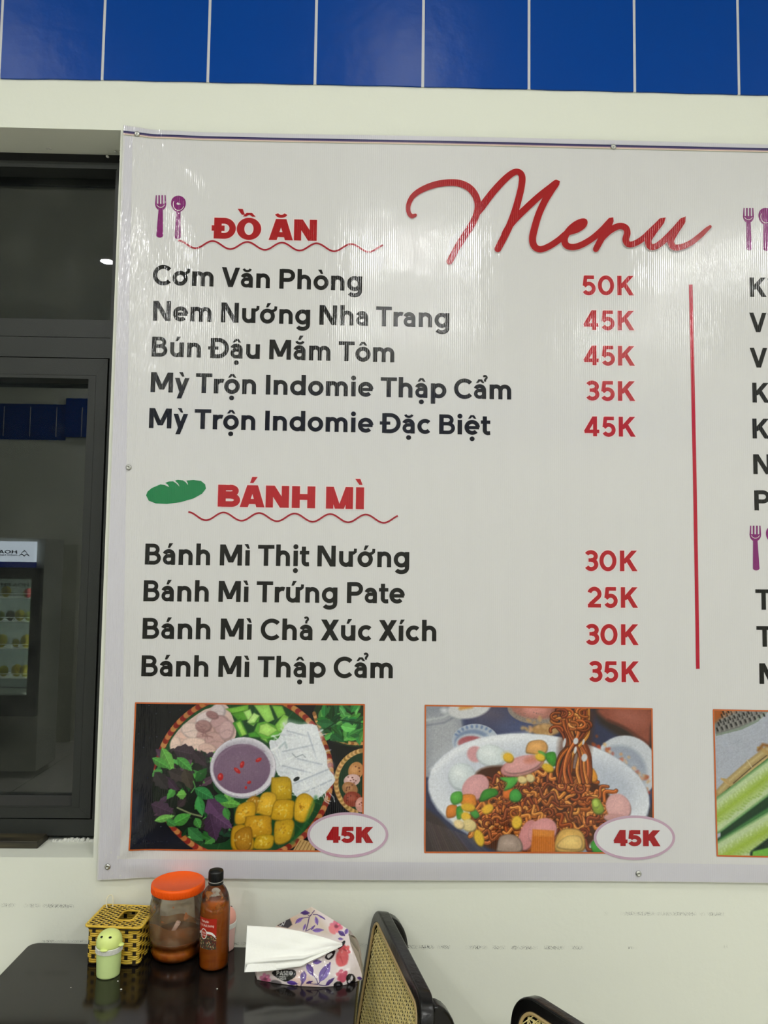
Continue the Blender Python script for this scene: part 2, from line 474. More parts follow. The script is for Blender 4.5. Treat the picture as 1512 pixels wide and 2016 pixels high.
ANISO, ANROT = 0.6, 0.0
def vinyl_bump(m):
    """the fine upright ribs and the small dents of stretched vinyl"""
    nt, N, L, b = NT(m)
    g = N.new('ShaderNodeNewGeometry'); sp = N.new('ShaderNodeSeparateXYZ'); L.new(g.outputs['Position'], sp.inputs[0])
    wv = N.new('ShaderNodeTexWave'); wv.wave_type = 'BANDS'; wv.bands_direction = 'X'; wv.wave_profile = 'SIN'
    wv.inputs['Scale'].default_value = 66.0; wv.inputs['Distortion'].default_value = 0.8
    wv.inputs['Detail'].default_value = 1.0; wv.inputs['Detail Scale'].default_value = 0.4
    L.new(g.outputs['Position'], wv.inputs['Vector'])
    u1 = N.new('ShaderNodeBump'); u1.inputs['Distance'].default_value = 0.00009; L.new(wv.outputs['Fac'], u1.inputs['Height'])
    mp = N.new('ShaderNodeMapping'); mp.inputs['Scale'].default_value = (1, 1, .22); L.new(g.outputs['Position'], mp.inputs[0])
    n = N.new('ShaderNodeTexNoise'); n.inputs['Scale'].default_value = 26; n.inputs['Detail'].default_value = 4; n.inputs['Roughness'].default_value = .65
    L.new(mp.outputs[0], n.inputs['Vector'])
    # the dents gather along the left edge and the foot of the sheet
    mr = N.new('ShaderNodeMapRange'); mr.inputs[1].default_value = -.34; mr.inputs[2].default_value = -.56; mr.inputs[3].default_value = .12; mr.inputs[4].default_value = 1.0
    L.new(sp.outputs[0], mr.inputs[0])
    mu = N.new('ShaderNodeMath'); mu.operation = 'MULTIPLY'; L.new(n.outputs[0], mu.inputs[0]); L.new(mr.outputs[0], mu.inputs[1])
    u2 = N.new('ShaderNodeBump'); u2.inputs['Distance'].default_value = 0.005; L.new(mu.outputs[0], u2.inputs['Height']); L.new(u1.outputs[0], u2.inputs['Normal'])
    n3 = N.new('ShaderNodeTexNoise'); n3.inputs['Scale'].default_value = 6; n3.inputs['Detail'].default_value = 3; n3.inputs['Roughness'].default_value = .6; L.new(g.outputs['Position'], n3.inputs['Vector'])
    u3 = N.new('ShaderNodeBump'); u3.inputs['Distance'].default_value = 0.0016; L.new(n3.outputs[0], u3.inputs['Height']); L.new(u2.outputs[0], u3.inputs['Normal']); u2 = u3
    L.new(u2.outputs[0], b.inputs['Normal'])
    tg = N.new('ShaderNodeCombineXYZ'); tg.inputs[2].default_value = 1.0
    b.inputs['Anisotropic'].default_value = ANISO; b.inputs['Anisotropic Rotation'].default_value = ANROT; L.new(tg.outputs[0], b.inputs['Tangent'])
    return m
VR = 0.13
def ink(name, col):
    if name in MATS: return MATS[name]
    return vinyl_bump(mat(name, col, VR, k=INK_K, spec=.5))
black_ink = ink('black_ink', (8, 7, 8)); red_ink = ink('red_ink', (172, 24, 36)); deep_red = ink('deep_red_ink', (150, 22, 40))
wine_red = ink('wine_red_ink', (160, 18, 26)); purple_ink = ink('purple_ink', (126, 38, 108)); green_ink = ink('green_ink', (24, 122, 72))
orange_ink = ink('orange_ink', (190, 98, 50)); mauve_ink = ink('mauve_ink', (190, 160, 180)); halo_ink = ink('white_ink', (226, 214, 214)); white_ink = ink('paper_white_ink', (218, 217, 220))
navy_ink = ink('navy_ink', (52, 50, 92)); plum_ink = ink('plum_ink', (104, 84, 120)); peach_ink = ink('peach_ink', (214, 190, 176)); olive_ink = ink('olive_ink', (164, 166, 148))
print_m = vinyl_bump(mat('photo_print', (200, 200, 200), VR, spec=.5))
nt, N, L, b = NT(print_m)
ca = N.new('ShaderNodeVertexColor'); ca.layer_name = 'print'; L.new(ca.outputs[0], b.inputs['Base Color'])

SCREWS_PX = [(271, 266), (1206, 292), (255, 921), (213, 1705), (1256, 1719)]
BY = -0.006
SCR = [on_y(x, y, BY) for x, y in SCREWS_PX]
def bulge(X, Z):
    """how far the slack sheet stands off the wall (metres, towards the room)"""
    d = .0035+.004*math.sin((X+.6)*1.9)*math.sin((Z-.9)*1.75)+.0015*math.sin(X*5.1+Z*2.3)
    dx, dz = X-SCR[0][0], Z-SCR[0][2]
    r = math.hypot(dx, dz)
    th = math.atan2(dx, -dz)
    d += .0013*math.exp(-((r-.20)/.13)**2)*math.sin(th*13+.6)*(1 if -0.2 < th < 1.3 else .3)
    dx, dz = X-SCR[3][0], Z-SCR[3][2]
    r = math.hypot(dx, dz); th = math.atan2(dx, dz)
    d += .0018*math.exp(-((r-.10)/.07)**2)*math.sin(th*9)
    d += .0014*math.exp(-((X-SCR[2][0]-.03)/.025)**2)*math.sin(Z*14)
    d += .003*math.exp(-((Z-.93)/.03)**2)*(1+math.sin(X*6.0+1.2))
    return d
def pp(x, y, lift=0.0):
    """photograph point -> point on the slack sheet"""
    p = on_y(x, y, BY)
    return (float(p[0]), BY-bulge(p[0], p[2])-lift, float(p[2]))
def pw(X, Z, lift=0.0):
    return (float(X), BY-bulge(X, Z)-lift, float(Z))
INK = .0005

# --- sheet
BL = tuple(float(v) for v in on_y(192, 1730, 0)); BL = (BL[0], BY, BL[2])
banner = thing('menu_banner', 'large white vinyl menu banner screwed to the wall above the table', 'banner', BL)
def bbuild(name, q, m, parent=banner, **k):
    if parent is banner:
        return build(name, off(q, BL), m, parent=parent, fixn=False, **k)
    return build(name, off(q, BL), m, parent=parent, fixn=False, **k)
topz = [on_y(x, y, BY) for x, y in ((244, 248), (262, 250), (300, 256), (400, 261), (760, 268), (1130, 276), (1512, 285))]
botz = [on_y(x, y, BY) for x, y in ((192, 1732), (240, 1730), (298, 1727), (600, 1730), (1000, 1733), (1512, 1737))]
lef = [on_y(244, 248, BY), on_y(192, 1732, BY)]
XE = 1.42
nx, nz = 290, 240
P = np.zeros((nz, nx, 3))
for i in range(nz):
    v = i/(nz-1)
    for j in range(nx):
        u = j/(nx-1)
        xl = lef[1][0]*(1-v)+lef[0][0]*v
        X = xl+(XE-xl)*u
        z0 = float(np.interp(X, [p[0] for p in botz], [p[2] for p in botz])); z1 = float(np.interp(X, [p[0] for p in topz], [p[2] for p in topz]))
        if X > botz[-1][0]: z0 += .0; z1 += .004*(X-botz[-1][0])
        Z = z0+(z1-z0)*v
        P[i, j] = pw(X, Z)
sheet_m = mat('white_vinyl', (212, 211, 211), VR, k=INK_K, spec=.5)
vinyl_bump(sheet_m)
q = MB(); q.grid(P-np.array(BL)); Pb = P.copy(); Pb[..., 1] += .0006
q.grid(Pb-np.array(BL), flip=True)
sh = build('sheet', q, sheet_m, parent=banner, smooth=True, fixn=False)
# turned-over hems: a doubled strip along the left edge, the head and the foot
hem_m = ink('lavender_hem', (205, 203, 211))
def strip(name, pts_a, pts_b, m, lift, n=60, parent=banner, k=3):
    A = smooth_resample(pts_a, n); B = smooth_resample(pts_b, n)
    rows = []
    for t in range(k+1):
        f = t/k
        rows.append([pp(a[0]*(1-f)+b_[0]*f, a[1]*(1-f)+b_[1]*f, lift) for a, b_ in zip(A, B)])
    q = MB(); q.grid(rows)
    return bbuild(name, q, m, parent=parent, smooth=True)
def smooth_resample(pts, n):
    p = np.array(pts, float); d = np.r_[0, np.cumsum(np.hypot(*np.diff(p, axis=0).T))]
    t = np.linspace(0, d[-1], n)
    return np.c_[np.interp(t, d, p[:, 0]), np.interp(t, d, p[:, 1])]
strip('hem', [(247, 270), (226, 800), (205, 1400), (195, 1728)], [(262, 270), (252, 800), (243, 1400), (236, 1728)], hem_m, .0003, 160, k=6)
strip('hem', [(246, 250), (300, 257.5), (400, 262.5), (760, 269.5), (1130, 277.5), (1512, 286.5), (1640, 290)], [(245, 262), (300, 266), (400, 270), (760, 277), (1130, 285), (1512, 293), (1640, 297)], hem_m, .0003, 200)
strip('hem', [(194, 1730), (298, 1725.5), (600, 1728.5), (1000, 1731.5), (1512, 1735.5), (1640, 1737)], [(199, 1690), (300, 1690), (600, 1692), (1000, 1696), (1512, 1700), (1640, 1701)], hem_m, .0003, 160, k=5)
# the printed band of fine coloured lines under the head
ln = lambda o_: [(244, 259+o_), (300, 265+o_), (400, 269.5+o_), (760, 277+o_), (1130, 286+o_), (1512, 293+o_), (1640, 296+o_)]
for nm, a, c, m in (('border_line', 0, 3.2, navy_ink), ('border_line', 3.2, 5.0, plum_ink), ('border_line', 5.0, 7.6, peach_ink), ('border_line', 7.6, 9.0, olive_ink)):
    strip(nm, ln(a), ln(c), m, INK, 160, k=1)

# --- lettering: stroke skeletons of a geometric sans (cap height 100)
def arc(cx, cy, rx, ry, a0, a1, n=None):
    n = n or max(4, int(abs(a1-a0)/9))
    return [(cx+rx*math.cos(math.radians(a0+(a1-a0)*k/n)), cy+ry*math.sin(math.radians(a0+(a1-a0)*k/n))) for k in range(n+1)]
def Pl(*pts, w=21.2): return ('P', [p for p in pts], w)
def Pa(pts, w=19.8): return ('P', list(pts), w)
def Dg(x0, y0, x1, y1, w): return ('D', x0, y0, x1, y1, w)
def Ds(x, y, r): return ('O', x, y, r)
ring = [Pa(arc(37, 37, 27, 28, 0, 360, 44))]
G = {
 'n': (66, 's', 's', [Pl((10, 0), (10, 74)), Pa(arc(33, 42, 23, 23, 180, 0)+[(56, 0)])]),
 'm': (104, 's', 's', [Pl((10, 0), (10, 74)), Pa(arc(31, 43, 21, 22, 180, 0)+[(52, 0)]), Pa(arc(73, 43, 21, 22, 180, 0)+[(94, 0)])]),
 'h': (66, 's', 's', [Pl((10, 0), (10, 103)), Pa(arc(33, 42, 23, 23, 180, 0)+[(56, 0)])]),
 'u': (66, 's', 's', [Pa([(10, 74)]+arc(33, 32, 23, 23, 180, 360)), Pl((56, 0), (56, 74))]),
 'o': (74, 'r', 'r', ring),
 'c': (66, 'r', 'd', [Pa(arc(37, 37, 27, 28, 46, 314, 32))]),
 'e': (74, 'r', 'r', [Pa(arc(37, 37, 27, 28, 0, 316, 40)), Pl((10, 36), (70, 36), w=16)]),
 'a': (60, 'r', 's', [Pa(arc(29, 44, 21, 21, 158, 0, 18)+[(50, 0)]), Pa([(50, 43), (30, 43)]+arc(27, 26, 17, 17, 90, 270, 16)+[(30, 9)]+arc(30, 28, 20, 19, 272, 350, 8), 17)]),
 'g': (74, 'r', 's', ring+[Pl((64, 74), (64, 0)), Pa([(64, 2)]+arc(37, -4, 27, 19, 0, -152, 18))]),
 'd': (74, 'r', 's', ring+[Pl((64, 0), (64, 103))]),
 'p': (74, 's', 'r', ring+[Pl((10, -29), (10, 74))]),
 'r': (44, 's', 'd', [Pl((10, 0), (10, 74)), Pa(arc(36, 38, 26, 27, 180, 68, 12))]),
 't': (46, 'd', 'd', [Pa([(19, 94), (19, 24)]+arc(34, 24, 15, 15, 180, 285, 10)+[(45, 10)]), Pl((0, 65), (45, 65), w=17)]),
 'i': (20, 's', 's', [Pl((10, 0), (10, 74))]),
 'y': (68, 'd', 'd', [Dg(11, 74, 35, 0, 22), Dg(58, 74, 22, -29, 21.5)]),
 'C': (90, 'r', 'd', [Pa(arc(50, 50, 40.5, 42, 43, 317, 40))]),
 'V': (88, 'd', 'd', [Dg(11, 100, 44, 0, 22), Dg(77, 100, 44, 0, 22)]),
 'N': (86, 's', 's', [Pl((10, 0), (10, 100)), Pl((76, 0), (76, 100)), Dg(13, 100, 73, 0, 25)]),
 'M': (104, 's', 's', [Pl((10, 0), (10, 100)), Pl((94, 0), (94, 100)), Dg(14, 100, 52, 14, 23), Dg(90, 100, 52, 14, 23)]),
 'P': (76, 's', 'r', [Pl((10, 0), (10, 100)), Pa([(10, 91), (40, 91)]+arc(41, 68, 25, 23, 90, -90, 20)+[(10, 45)])]),
 'B': (76, 's', 'r', [Pl((10, 0), (10, 100)), Pa([(10, 91), (38, 91)]+arc(38, 72, 21, 19, 90, -90, 16)+[(10, 53)], 18), Pa([(10, 53), (41, 53)]+arc(42, 31, 24, 22, 90, -90, 18)+[(10, 9)], 18)]),
 'Đ': (88, 's', 'r', [Pl((10, 0), (10, 100)), Pa([(10, 91), (38, 91)]+arc(38, 50, 40, 41, 90, -90, 28)+[(10, 9)]), Pl((-12, 50), (38, 50), w=16)]),
 'T': (78, 'd', 'd', [Pl((0, 91), (78, 91), w=18), Pl((39, 0), (39, 95))]),
 'I': (20, 's', 's', [Pl((10, 0), (10, 100))]),
 'K': (84, 's', 'd', [Pl((10, 0), (10, 100)), Dg(68, 100, 13, 37, 27), Dg(33, 62, 71, 0, 25)]),
 'X': (82, 'd', 'd', [Dg(12, 100, 69, 0, 26), Dg(69, 100, 12, 0, 26)]),
 'H': (84, 's', 's', [Pl((10, 0), (10, 100)), Pl((74, 0), (74, 100)), Pl((10, 52), (74, 52), w=18)]),
 'O': (100, 'r', 'r', [Pa(arc(50, 50, 40, 41, 0, 360, 44))]),
 'A': (90, 'd', 'd', [Dg(45, 100, 11, 0, 22), Dg(45, 100, 79, 0, 22), Pl((22, 30), (68, 30), w=17)]),
 'U': (84, 's', 's', [Pa([(10, 100), (10, 40)]+arc(42, 40, 32, 31, 180, 360, 20)+[(74, 40), (74, 100)])]),
 'L': (58, 's', 'd', [Pl((10, 0), (10, 100)), Pl((10, 9), (58, 9), w=18)]),
 'Y': (84, 'd', 'd', [Dg(11, 100, 42, 40, 23), Dg(73, 100, 42, 40, 23), Pl((42, 0), (42, 46))]),
 'S': (68, 'r', 'r', [Pa(arc(34, 71, 23, 20, 35, 270, 20)+arc(34, 30, 25, 21, 90, -145, 20))]),
 'E': (62, 's', 'd', [Pl((10, 0), (10, 100)), Pl((10, 91), (60, 91), w=18), Pl((10, 51), (56, 51), w=18), Pl((10, 9), (60, 9), w=18)]),
 'Ơ': (100, 'r', 'r', [Pa(arc(50, 50, 40, 41, 0, 360, 44))]),
 '0': (82, 'r', 's', [Pa(arc(41, 50, 31, 41, 0, 360, 44))]),
 '1': (40, 'r', 's', [Pl((28, 0), (28, 100)), Dg(26, 98, 2, 76, 26)]),
 '2': (68, 'r', 's', [Pa(arc(35, 66, 25, 25, 165, -32, 20)+[(14, 14)]), Pl((3, 9), (67, 9), w=18)]),
 '3': (67, 'r', 'r', [Pa(arc(34, 72, 23, 19.5, 152, -90, 22)), Pl((22, 53), (36, 53), w=17), Pa(arc(35, 31.5, 24, 22, 92, -152, 24))]),
 '4': (77, 'r', 's', [Pl((56, 0), (56, 100), w=20), Pl((4, 25), (77, 25), w=18), Dg(55, 100, 12, 25, 24)]),
 '5': (68, 'r', 's', [Pl((13, 91), (61, 91), w=18), Pl((19, 97), (13, 46), w=19), Pa([(11, 45)]+arc(34, 33, 25, 25, 118, -150, 26))]),
 '%': (90, 'r', 'r', [Pa(arc(20, 76, 13, 16, 0, 360, 20), 13), Pa(arc(70, 24, 13, 16, 0, 360, 20), 13), Dg(72, 100, 18, 0, 15)]),
 ',': (14, 's', 's', [Dg(10, 10, 2, -18, 15)]),
 '-': (40, 's', 's', [Pl((0, 40), (40, 40), w=16)]),
}
# heavy grotesque for the section heads and the badges
HV = {
 'Đ': (97, 's', 'r', [Pl((16.5, 0), (16.5, 100), w=33), Pa([(16, 86), (44, 86)]+arc(44, 50, 37, 36, 90, -90, 26)+[(16, 14)], 28), Pl((-10, 50), (46, 50), w=26)]),
 'O': (107, 'r', 'r', [('R', 53, 50, 53.5, 52.5, 20, 29)]),
 'A': (105, 'd', 'd', [Dg(47, 100, 17, 0, 35), Dg(58, 100, 88, 0, 35), Pl((26, 26), (80, 26), w=24)]),
 'N': (100, 's', 's', [Pl((16, 0), (16, 100), w=32), Pl((84, 0), (84, 100), w=32), Dg(19, 100, 81, 0, 38)]),
 'B': (95, 's', 'r', [Pl((17, 0), (17, 100), w=34), Pa([(17, 87), (52, 87)]+arc(54, 73, 22, 15, 90, -90, 16)+[(17, 58)], 25), Pa([(17, 50), (54, 50)]+arc(58, 31, 24, 18.5, 90, -90, 16)+[(17, 12.5)], 26)]),
 'H': (100, 's', 's', [Pl((17, 0), (17, 100), w=34), Pl((83, 0), (83, 100), w=34), Pl((17, 51), (83, 51), w=27)]),
 'M': (116, 's', 's', [Pl((16, 0), (16, 100), w=32), Pl((100, 0), (100, 100), w=32), Dg(19, 100, 52, 0, 27), Dg(97, 100, 64, 0, 27)]),
 'I': (35, 's', 's', [Pl((17.5, 0), (17.5, 100), w=35)]),
 '4': (80, 'r', 'r', [Pl((54, 0), (54, 100), w=31), Pl((2, 29), (80, 29), w=24), Dg(52, 100, 15, 30, 34)]),
 '5': (80, 'r', 'r', [Pl((16, 87), (72, 87), w=26), Pl((22, 97), (16, 44), w=27), Pa(arc(38, 34, 27.5, 22, 148, -156, 28), 25)]),
 'K': (100, 's', 'd', [Pl((16.5, 0), (16.5, 100), w=33), Dg(78, 100, 22, 34, 43), Dg(42, 66, 80, 0, 42)]),
}
CX = {'o': 37, 'e': 37, 'a': 31, 'u': 33, 'i': 10, 'y': 35, 'A': 52, 'O': 53, 'I': 17}
SB = {'s': 8.5, 'r': 3.6, 'd': 0.8}
def glyph(ch, heavy=False):
    T = HV if heavy else G
    if ch in T: base, marks = ch, ''
    else:
        dd = unicodedata.normalize('NFD', ch); base, marks = dd[0], dd[1:]
    wd, lft, rgt, st = T[base]; st = list(st); ex = 0
    h = 100 if base.isupper() else 74
    c = CX.get(base, wd/2)
    if base == 'i' and '\u0300' not in marks and '\u0301' not in marks: st.append(Ds(10, 93, 12))
    if base == 'i' and '\u0323' in marks: pass
    kk = 1.7 if heavy else 1.0
    stack = ('\u0302' in marks or '\u0306' in marks)
    for mk in marks:
        if mk == '\u031b':
            st.append(Pa([(56 if base == 'u' else 55, 61), (68, 65), (77, 72), (78, 87)], 14)); ex = 10
    if '\u0302' in marks:
        w_ = 20*(1.4 if heavy else 1); y = h+(8 if heavy else 7)
        st.append(('F', [(c-w_, y), (c-w_*.42, y+18), (c+w_*.42, y+18), (c+w_, y), (c+w_*.48, y), (c, y+9.5), (c-w_*.48, y)]))
    if '\u0306' in marks:
        st.append(Pa(arc(c, h+(27 if heavy else 24), 17*(1.2 if heavy else 1), 14, 192, 348, 12), 15 if heavy else 12))
    if '\u0300' in marks:
        cc = c-(34 if heavy else 20) if stack else c-(4 if heavy else 2); y = h+(16 if stack else 7)+(4 if heavy and not stack else 0)
        s_ = 1.25 if heavy else 1
        st.append(('F', [(cc-14*s_, y+22*s_), (cc+4*s_, y+22*s_), (cc+12*s_, y), (cc+1*s_, y)]))
    if '\u0301' in marks:
        cc = c+2; y = h+(28 if stack else 7)+(3 if heavy else 0)
        s_ = 1.3 if heavy else 1
        st.append(('F', [(cc-10*s_, y), (cc+1*s_, y), (cc+15*s_, y+22*s_), (cc-3*s_, y+22*s_)]))
    if '\u0309' in marks:
        cc, y = (c+24, h+14) if stack else (c, h+6)
        st.append(Pa([(cc-9, y+25)]+arc(cc-1, y+21, 8, 8, 100, -60, 8)+[(cc, y+10), (cc-1, y)], 10))
    if '\u0323' in marks: st.append(Ds(c, -21, 12))
    return wd, SB[lft], SB[rgt], st, ex
def ribbon(pts, w_):
    p = np.array(pts, float); keep = [0]
    for i in range(1, len(p)):
        if np.hypot(*(p[i]-p[keep[-1]])) > 1e-6: keep.append(i)
    p = p[keep]; n = len(p); wd = np.broadcast_to(np.asarray(w_, float), (n,)) if np.ndim(w_) == 0 else np.asarray(w_)[keep]
    closed = np.hypot(*(p[0]-p[-1])) < 1e-4
    out = []
    for i in range(n):
        a = p[i]-p[i-1] if i > 0 else (p[-1]-p[-2] if closed else p[1]-p[0])
        b = p[i+1]-p[i] if i < n-1 else (p[1]-p[0] if closed else p[-1]-p[-2])
        a = a/np.hypot(*a); b = b/np.hypot(*b); t = a+b; l = np.hypot(*t)
        t = t/l if l > 1e-6 else a
        nn = np.array([-t[1], t[0]]); cs = max(.55, abs(nn@np.array([-a[1], a[0]])))
        out.append((p[i]+nn*wd[i]/2/cs, p[i]-nn*wd[i]/2/cs))
    return out
def stroke_polys(st, grow=0.0, maxlen=15.0):
    """strokes -> list of small convex polygons in glyph units"""
    R = []
    def quads(pairs):
        for (a, b), (c, d) in zip(pairs[:-1], pairs[1:]):
            ln_ = max(np.hypot(*(np.asarray(c)-a)), np.hypot(*(np.asarray(d)-b))); k = max(1, int(ln_/maxlen+.999))
            for i in range(k):
                f, g_ = i/k, (i+1)/k
                L_ = lambda u, v, s_: np.asarray(u)*(1-s_)+np.asarray(v)*s_
                R.append([L_(a, c, f), L_(b, d, f), L_(b, d, g_), L_(a, c, g_)])
    for s in st:
        if s[0] == 'P':
            pts = [np.array(q_, float) for q_ in s[1]]
            if grow:
                a = pts[0]-pts[1]; b = pts[-1]-pts[-2]
                if np.hypot(*(pts[0]-pts[-1])) > 1e-4:
                    pts[0] = pts[0]+a/np.hypot(*a)*grow; pts[-1] = pts[-1]+b/np.hypot(*b)*grow
            quads(ribbon(pts, s[2]+2*grow))
        elif s[0] == 'D':
            _, x0, y0, x1, y1, w_ = s
            gy = grow if y0 > y1 else -grow
            dx = (x1-x0)/(y1-y0)
            xa, ya, xb, yb = x0+dx*gy, y0+gy, x1-dx*gy, y1-gy
            h_ = w_/2+grow*1.15
            quads([(np.array([xa-h_, ya]), np.array([xa+h_, ya])), (np.array([xb-h_, yb]), np.array([xb+h_, yb]))])
        elif s[0] == 'O':
            _, x, y, r = s; r += grow
            R.append([np.array([x+r*math.cos(2*PI*k/20), y+r*math.sin(2*PI*k/20)]) for k in range(20)])
        elif s[0] == 'R':
            _, x, y, a, b, c, d = s
            k_ = 40; pr = []
            for k in range(k_+1):
                cs, sn = math.cos(2*PI*k/k_), math.sin(2*PI*k/k_)
                pr.append((np.array([x+(a+grow)*cs, y+(b+grow)*sn]), np.array([x+(c-grow)*cs, y+(d-grow)*sn])))
            quads(pr)
        elif s[0] == 'F':
            p = [np.array(q_, float) for q_ in s[1]]
            if grow:
                c = sum(p)/len(p); p = [q_+(q_-c)/max(1e-6, np.hypot(*(q_-c)))*grow for q_ in p]
            R.append(p)
    return R
def set_line(text, heavy=False, spc=30.0, track=0.0):
    x = 0.0; prev = None; out = []
    for ch in text:
        if ch == ' ':
            x += spc; continue
        wd, l_, r_, st, ex = glyph(ch, heavy)
        if out: x += l_
        if out and heavy: x -= 5
        out.append((x, st)); x += wd+ex; last = x; x += r_+track
    return out, last
def lettering(name, text, x0, x1, b0, b1, cap, m, parent=banner, heavy=False, halo=None, track=0.0, spc=30.0, lift=INK, xy=None):
    """one line of lettering between two photograph points on its baseline"""
    gl, width = set_line(text, heavy, spc, track)
    A = on_y(x0, b0, BY); B = on_y(x1, b1, BY)
    capm = on_y((x0+x1)/2, (b0+b1)/2-cap, BY)[2]-on_y((x0+x1)/2, (b0+b1)/2, BY)[2]
    sy = capm/100.0; dx = (B-A)/width
    objs = []
    for grow, mm, lf in (([(4.5, halo, lift)] if halo else [])+[(0.0, m, lift+(.0003 if halo else 0))]):
        q = MB()
        for x, st in gl:
            for k_, poly in enumerate(p_ for n_st, s_ in enumerate(st) for p_ in [(n_st, z_) for z_ in stroke_polys([s_], grow)]):
                n_st, poly = poly; V = []      # strokes lie over one another like passes of ink, a hair apart
                lk = lf+n_st*2e-5+k_*1e-6
                for u in poly:
                    xx = x+u[0]
                    V.append(pw(A[0]+dx[0]*xx, A[2]+dx[2]*xx+sy*u[1], lk))
                q.add(V, [tuple(range(len(V)))])
        # every face towards the room
        F = []
        for f in q.f:
            a, b, c = (np.array(q.v[i]) for i in f[:3])
            F.append(f if np.cross(b-a, c-a)[1] < 0 else f[::-1])
        q.f = F
        objs.append((q, mm))
    o = bbuild(name, objs[-1][0], objs[-1][1], parent=parent)
    if halo: bbuild('white_outline', objs[0][0], objs[0][1], parent=o)
    return o

ROWS = [('Cơm Văn Phòng', 302, 712.5, 562, 574.5, 38.6), ('Nem Nướng Nha Trang', 302, 884, 632.5, 647, 38.8), ('Bún Đậu Mắm Tôm', 299.8, 776, 703, 714.5, 38.8),
        ('Mỳ Trộn Indomie Thập Cẩm', 298, 1005.2, 773, 787.9, 38.8), ('Mỳ Trộn Indomie Đặc Biệt', 295, 964.5, 843.5, 857.5, 38.8),
        ('Bánh Mì Thịt Nướng', 286.7, 805, 1111.4, 1117, 41), ('Bánh Mì Trứng Pate', 284, 796.5, 1183.3, 1187.8, 41), ('Bánh Mì Chả Xúc Xích', 282, 858.5, 1257, 1262, 41), ('Bánh Mì Thập Cẩm', 279.5, 773, 1330.6, 1334.3, 41)]
for tx, x0, x1, b0, b1, cp in ROWS:
    o = lettering('dish_name', tx, x0, x1, b0, b1, cp, black_ink)
    o['label'] = 'black lettering %s' % tx
PRICES = [('50K', 1143.8, 1246.2, 583.0, 584.0, 38.3), ('45K', 1146, 1246.8, 651.3, 652.4, 38.3), ('45K', 1146.4, 1247.6, 720.6, 721.8, 38.4), ('35K', 1150, 1248.4, 790, 791, 38.6), ('45K', 1147.3, 1249.2, 860, 861, 38.9),
          ('30K', 1147.8, 1253, 1124, 1124.5, 40.3), ('25K', 1154.5, 1254.2, 1195.6, 1196.4, 40.4), ('30K', 1149.8, 1255.6, 1269, 1269.5, 40.8), ('35K', 1156, 1257, 1341.7, 1342.2, 40.8)]
for tx, x0, x1, b0, b1, cp in PRICES:
    o = lettering('price', tx, x0, x1, b0, b1, cp, red_ink, halo=halo_ink)
    o['label'] = 'red price %s' % tx
for tx, x0, x1, b, cp in [('Ki', 1475, 1519, 585.6, 38), ('Vi', 1473.7, 1519, 655, 38.3), ('V', 1474.5, 1509, 724.5, 38.6), ('K', 1479.5, 1513, 793.5, 39), ('K', 1479.5, 1513, 864, 39), ('N', 1481, 1515.5, 934, 39), ('P', 1483, 1514, 1005, 39),
                          ('T', 1485, 1517, 1200, 40), ('T', 1487, 1519, 1272.5, 40.2), ('M', 1493, 1537, 1345.5, 40.4)]:
    lettering('drink_name', tx, x0, x1, b, b+.3, cp, black_ink)
lettering('section_heading', 'ĐỒ ĂN', 421.4, 623.7, 471.3, 476, 41.5, wine_red, heavy=True, halo=halo_ink, spc=34)
lettering('section_heading', 'BÁNH MÌ', 429.6, 716.4, 997.8, 1003, 43, red_ink, heavy=True, halo=halo_ink, spc=34)

# --- flat shapes given in photograph points
def px_poly(name, polys, m, parent=banner, lift=INK, L=BL, step=9.0):
    """flat outlines, cut small enough to follow the slack sheet"""
    q = MB()
    for kp, poly in enumerate(polys):
        lk = lift+kp*2.5e-6
        bm = bmesh.new(); vv = [bm.verts.new((x, y, 0)) for x, y in poly]
        try: bm.faces.new(vv)
        except ValueError:
            bm.free(); continue
        bm.normal_update()
        for k in range(6):
            es = [e for e in bm.edges if e.calc_length() > step]
            if not es: break
            if k == 0 and len(poly) > 4: bmesh.ops.triangulate(bm, faces=bm.faces[:])
            es = [e for e in bm.edges if e.calc_length() > step]
            bmesh.ops.subdivide_edges(bm, edges=es, cuts=1, use_grid_fill=True)
            bmesh.ops.triangulate(bm, faces=bm.faces[:])
        bm.verts.index_update()
        V = [pp(v.co.x, v.co.y, lk) for v in bm.verts]; F = []
        for f in bm.faces:
            ids = [v.index for v in f.verts]
            n_ = np.zeros(3); c0 = np.array(V[ids[0]])
            for i in range(1, len(ids)-1): n_ += np.cross(np.array(V[ids[i]])-c0, np.array(V[ids[i+1]])-c0)
            F.append(tuple(ids) if n_[1] < 0 else tuple(ids[::-1]))
        q.add(V, F); bm.free()
    return bbuild(name, q, m, parent=parent)
def px_ribbon(pts, wd, caps=True):
    R = ribbon(pts, wd); P_ = []
    for (a, b), (c, d) in zip(R[:-1], R[1:]): P_.append([a, b, d, c])
    if caps:
        for i, wv in ((0, wd if np.ndim(wd) == 0 else wd[0]), (-1, wd if np.ndim(wd) == 0 else wd[-1])):
            c = pts[i]; P_.append([(c[0]+wv/2*math.cos(2*PI*k/18), c[1]+wv/2*math.sin(2*PI*k/18)) for k in range(18)])
    return P_
def script_stroke(ctrl):
    pts = smoothpath([(c[0], c[1], c[2]) for c in ctrl], 10)
    return [(780+p[0]/2.3625, 310+p[1]/2.3625) for p in pts], np.array([p[2]/2.3625 for p in pts])
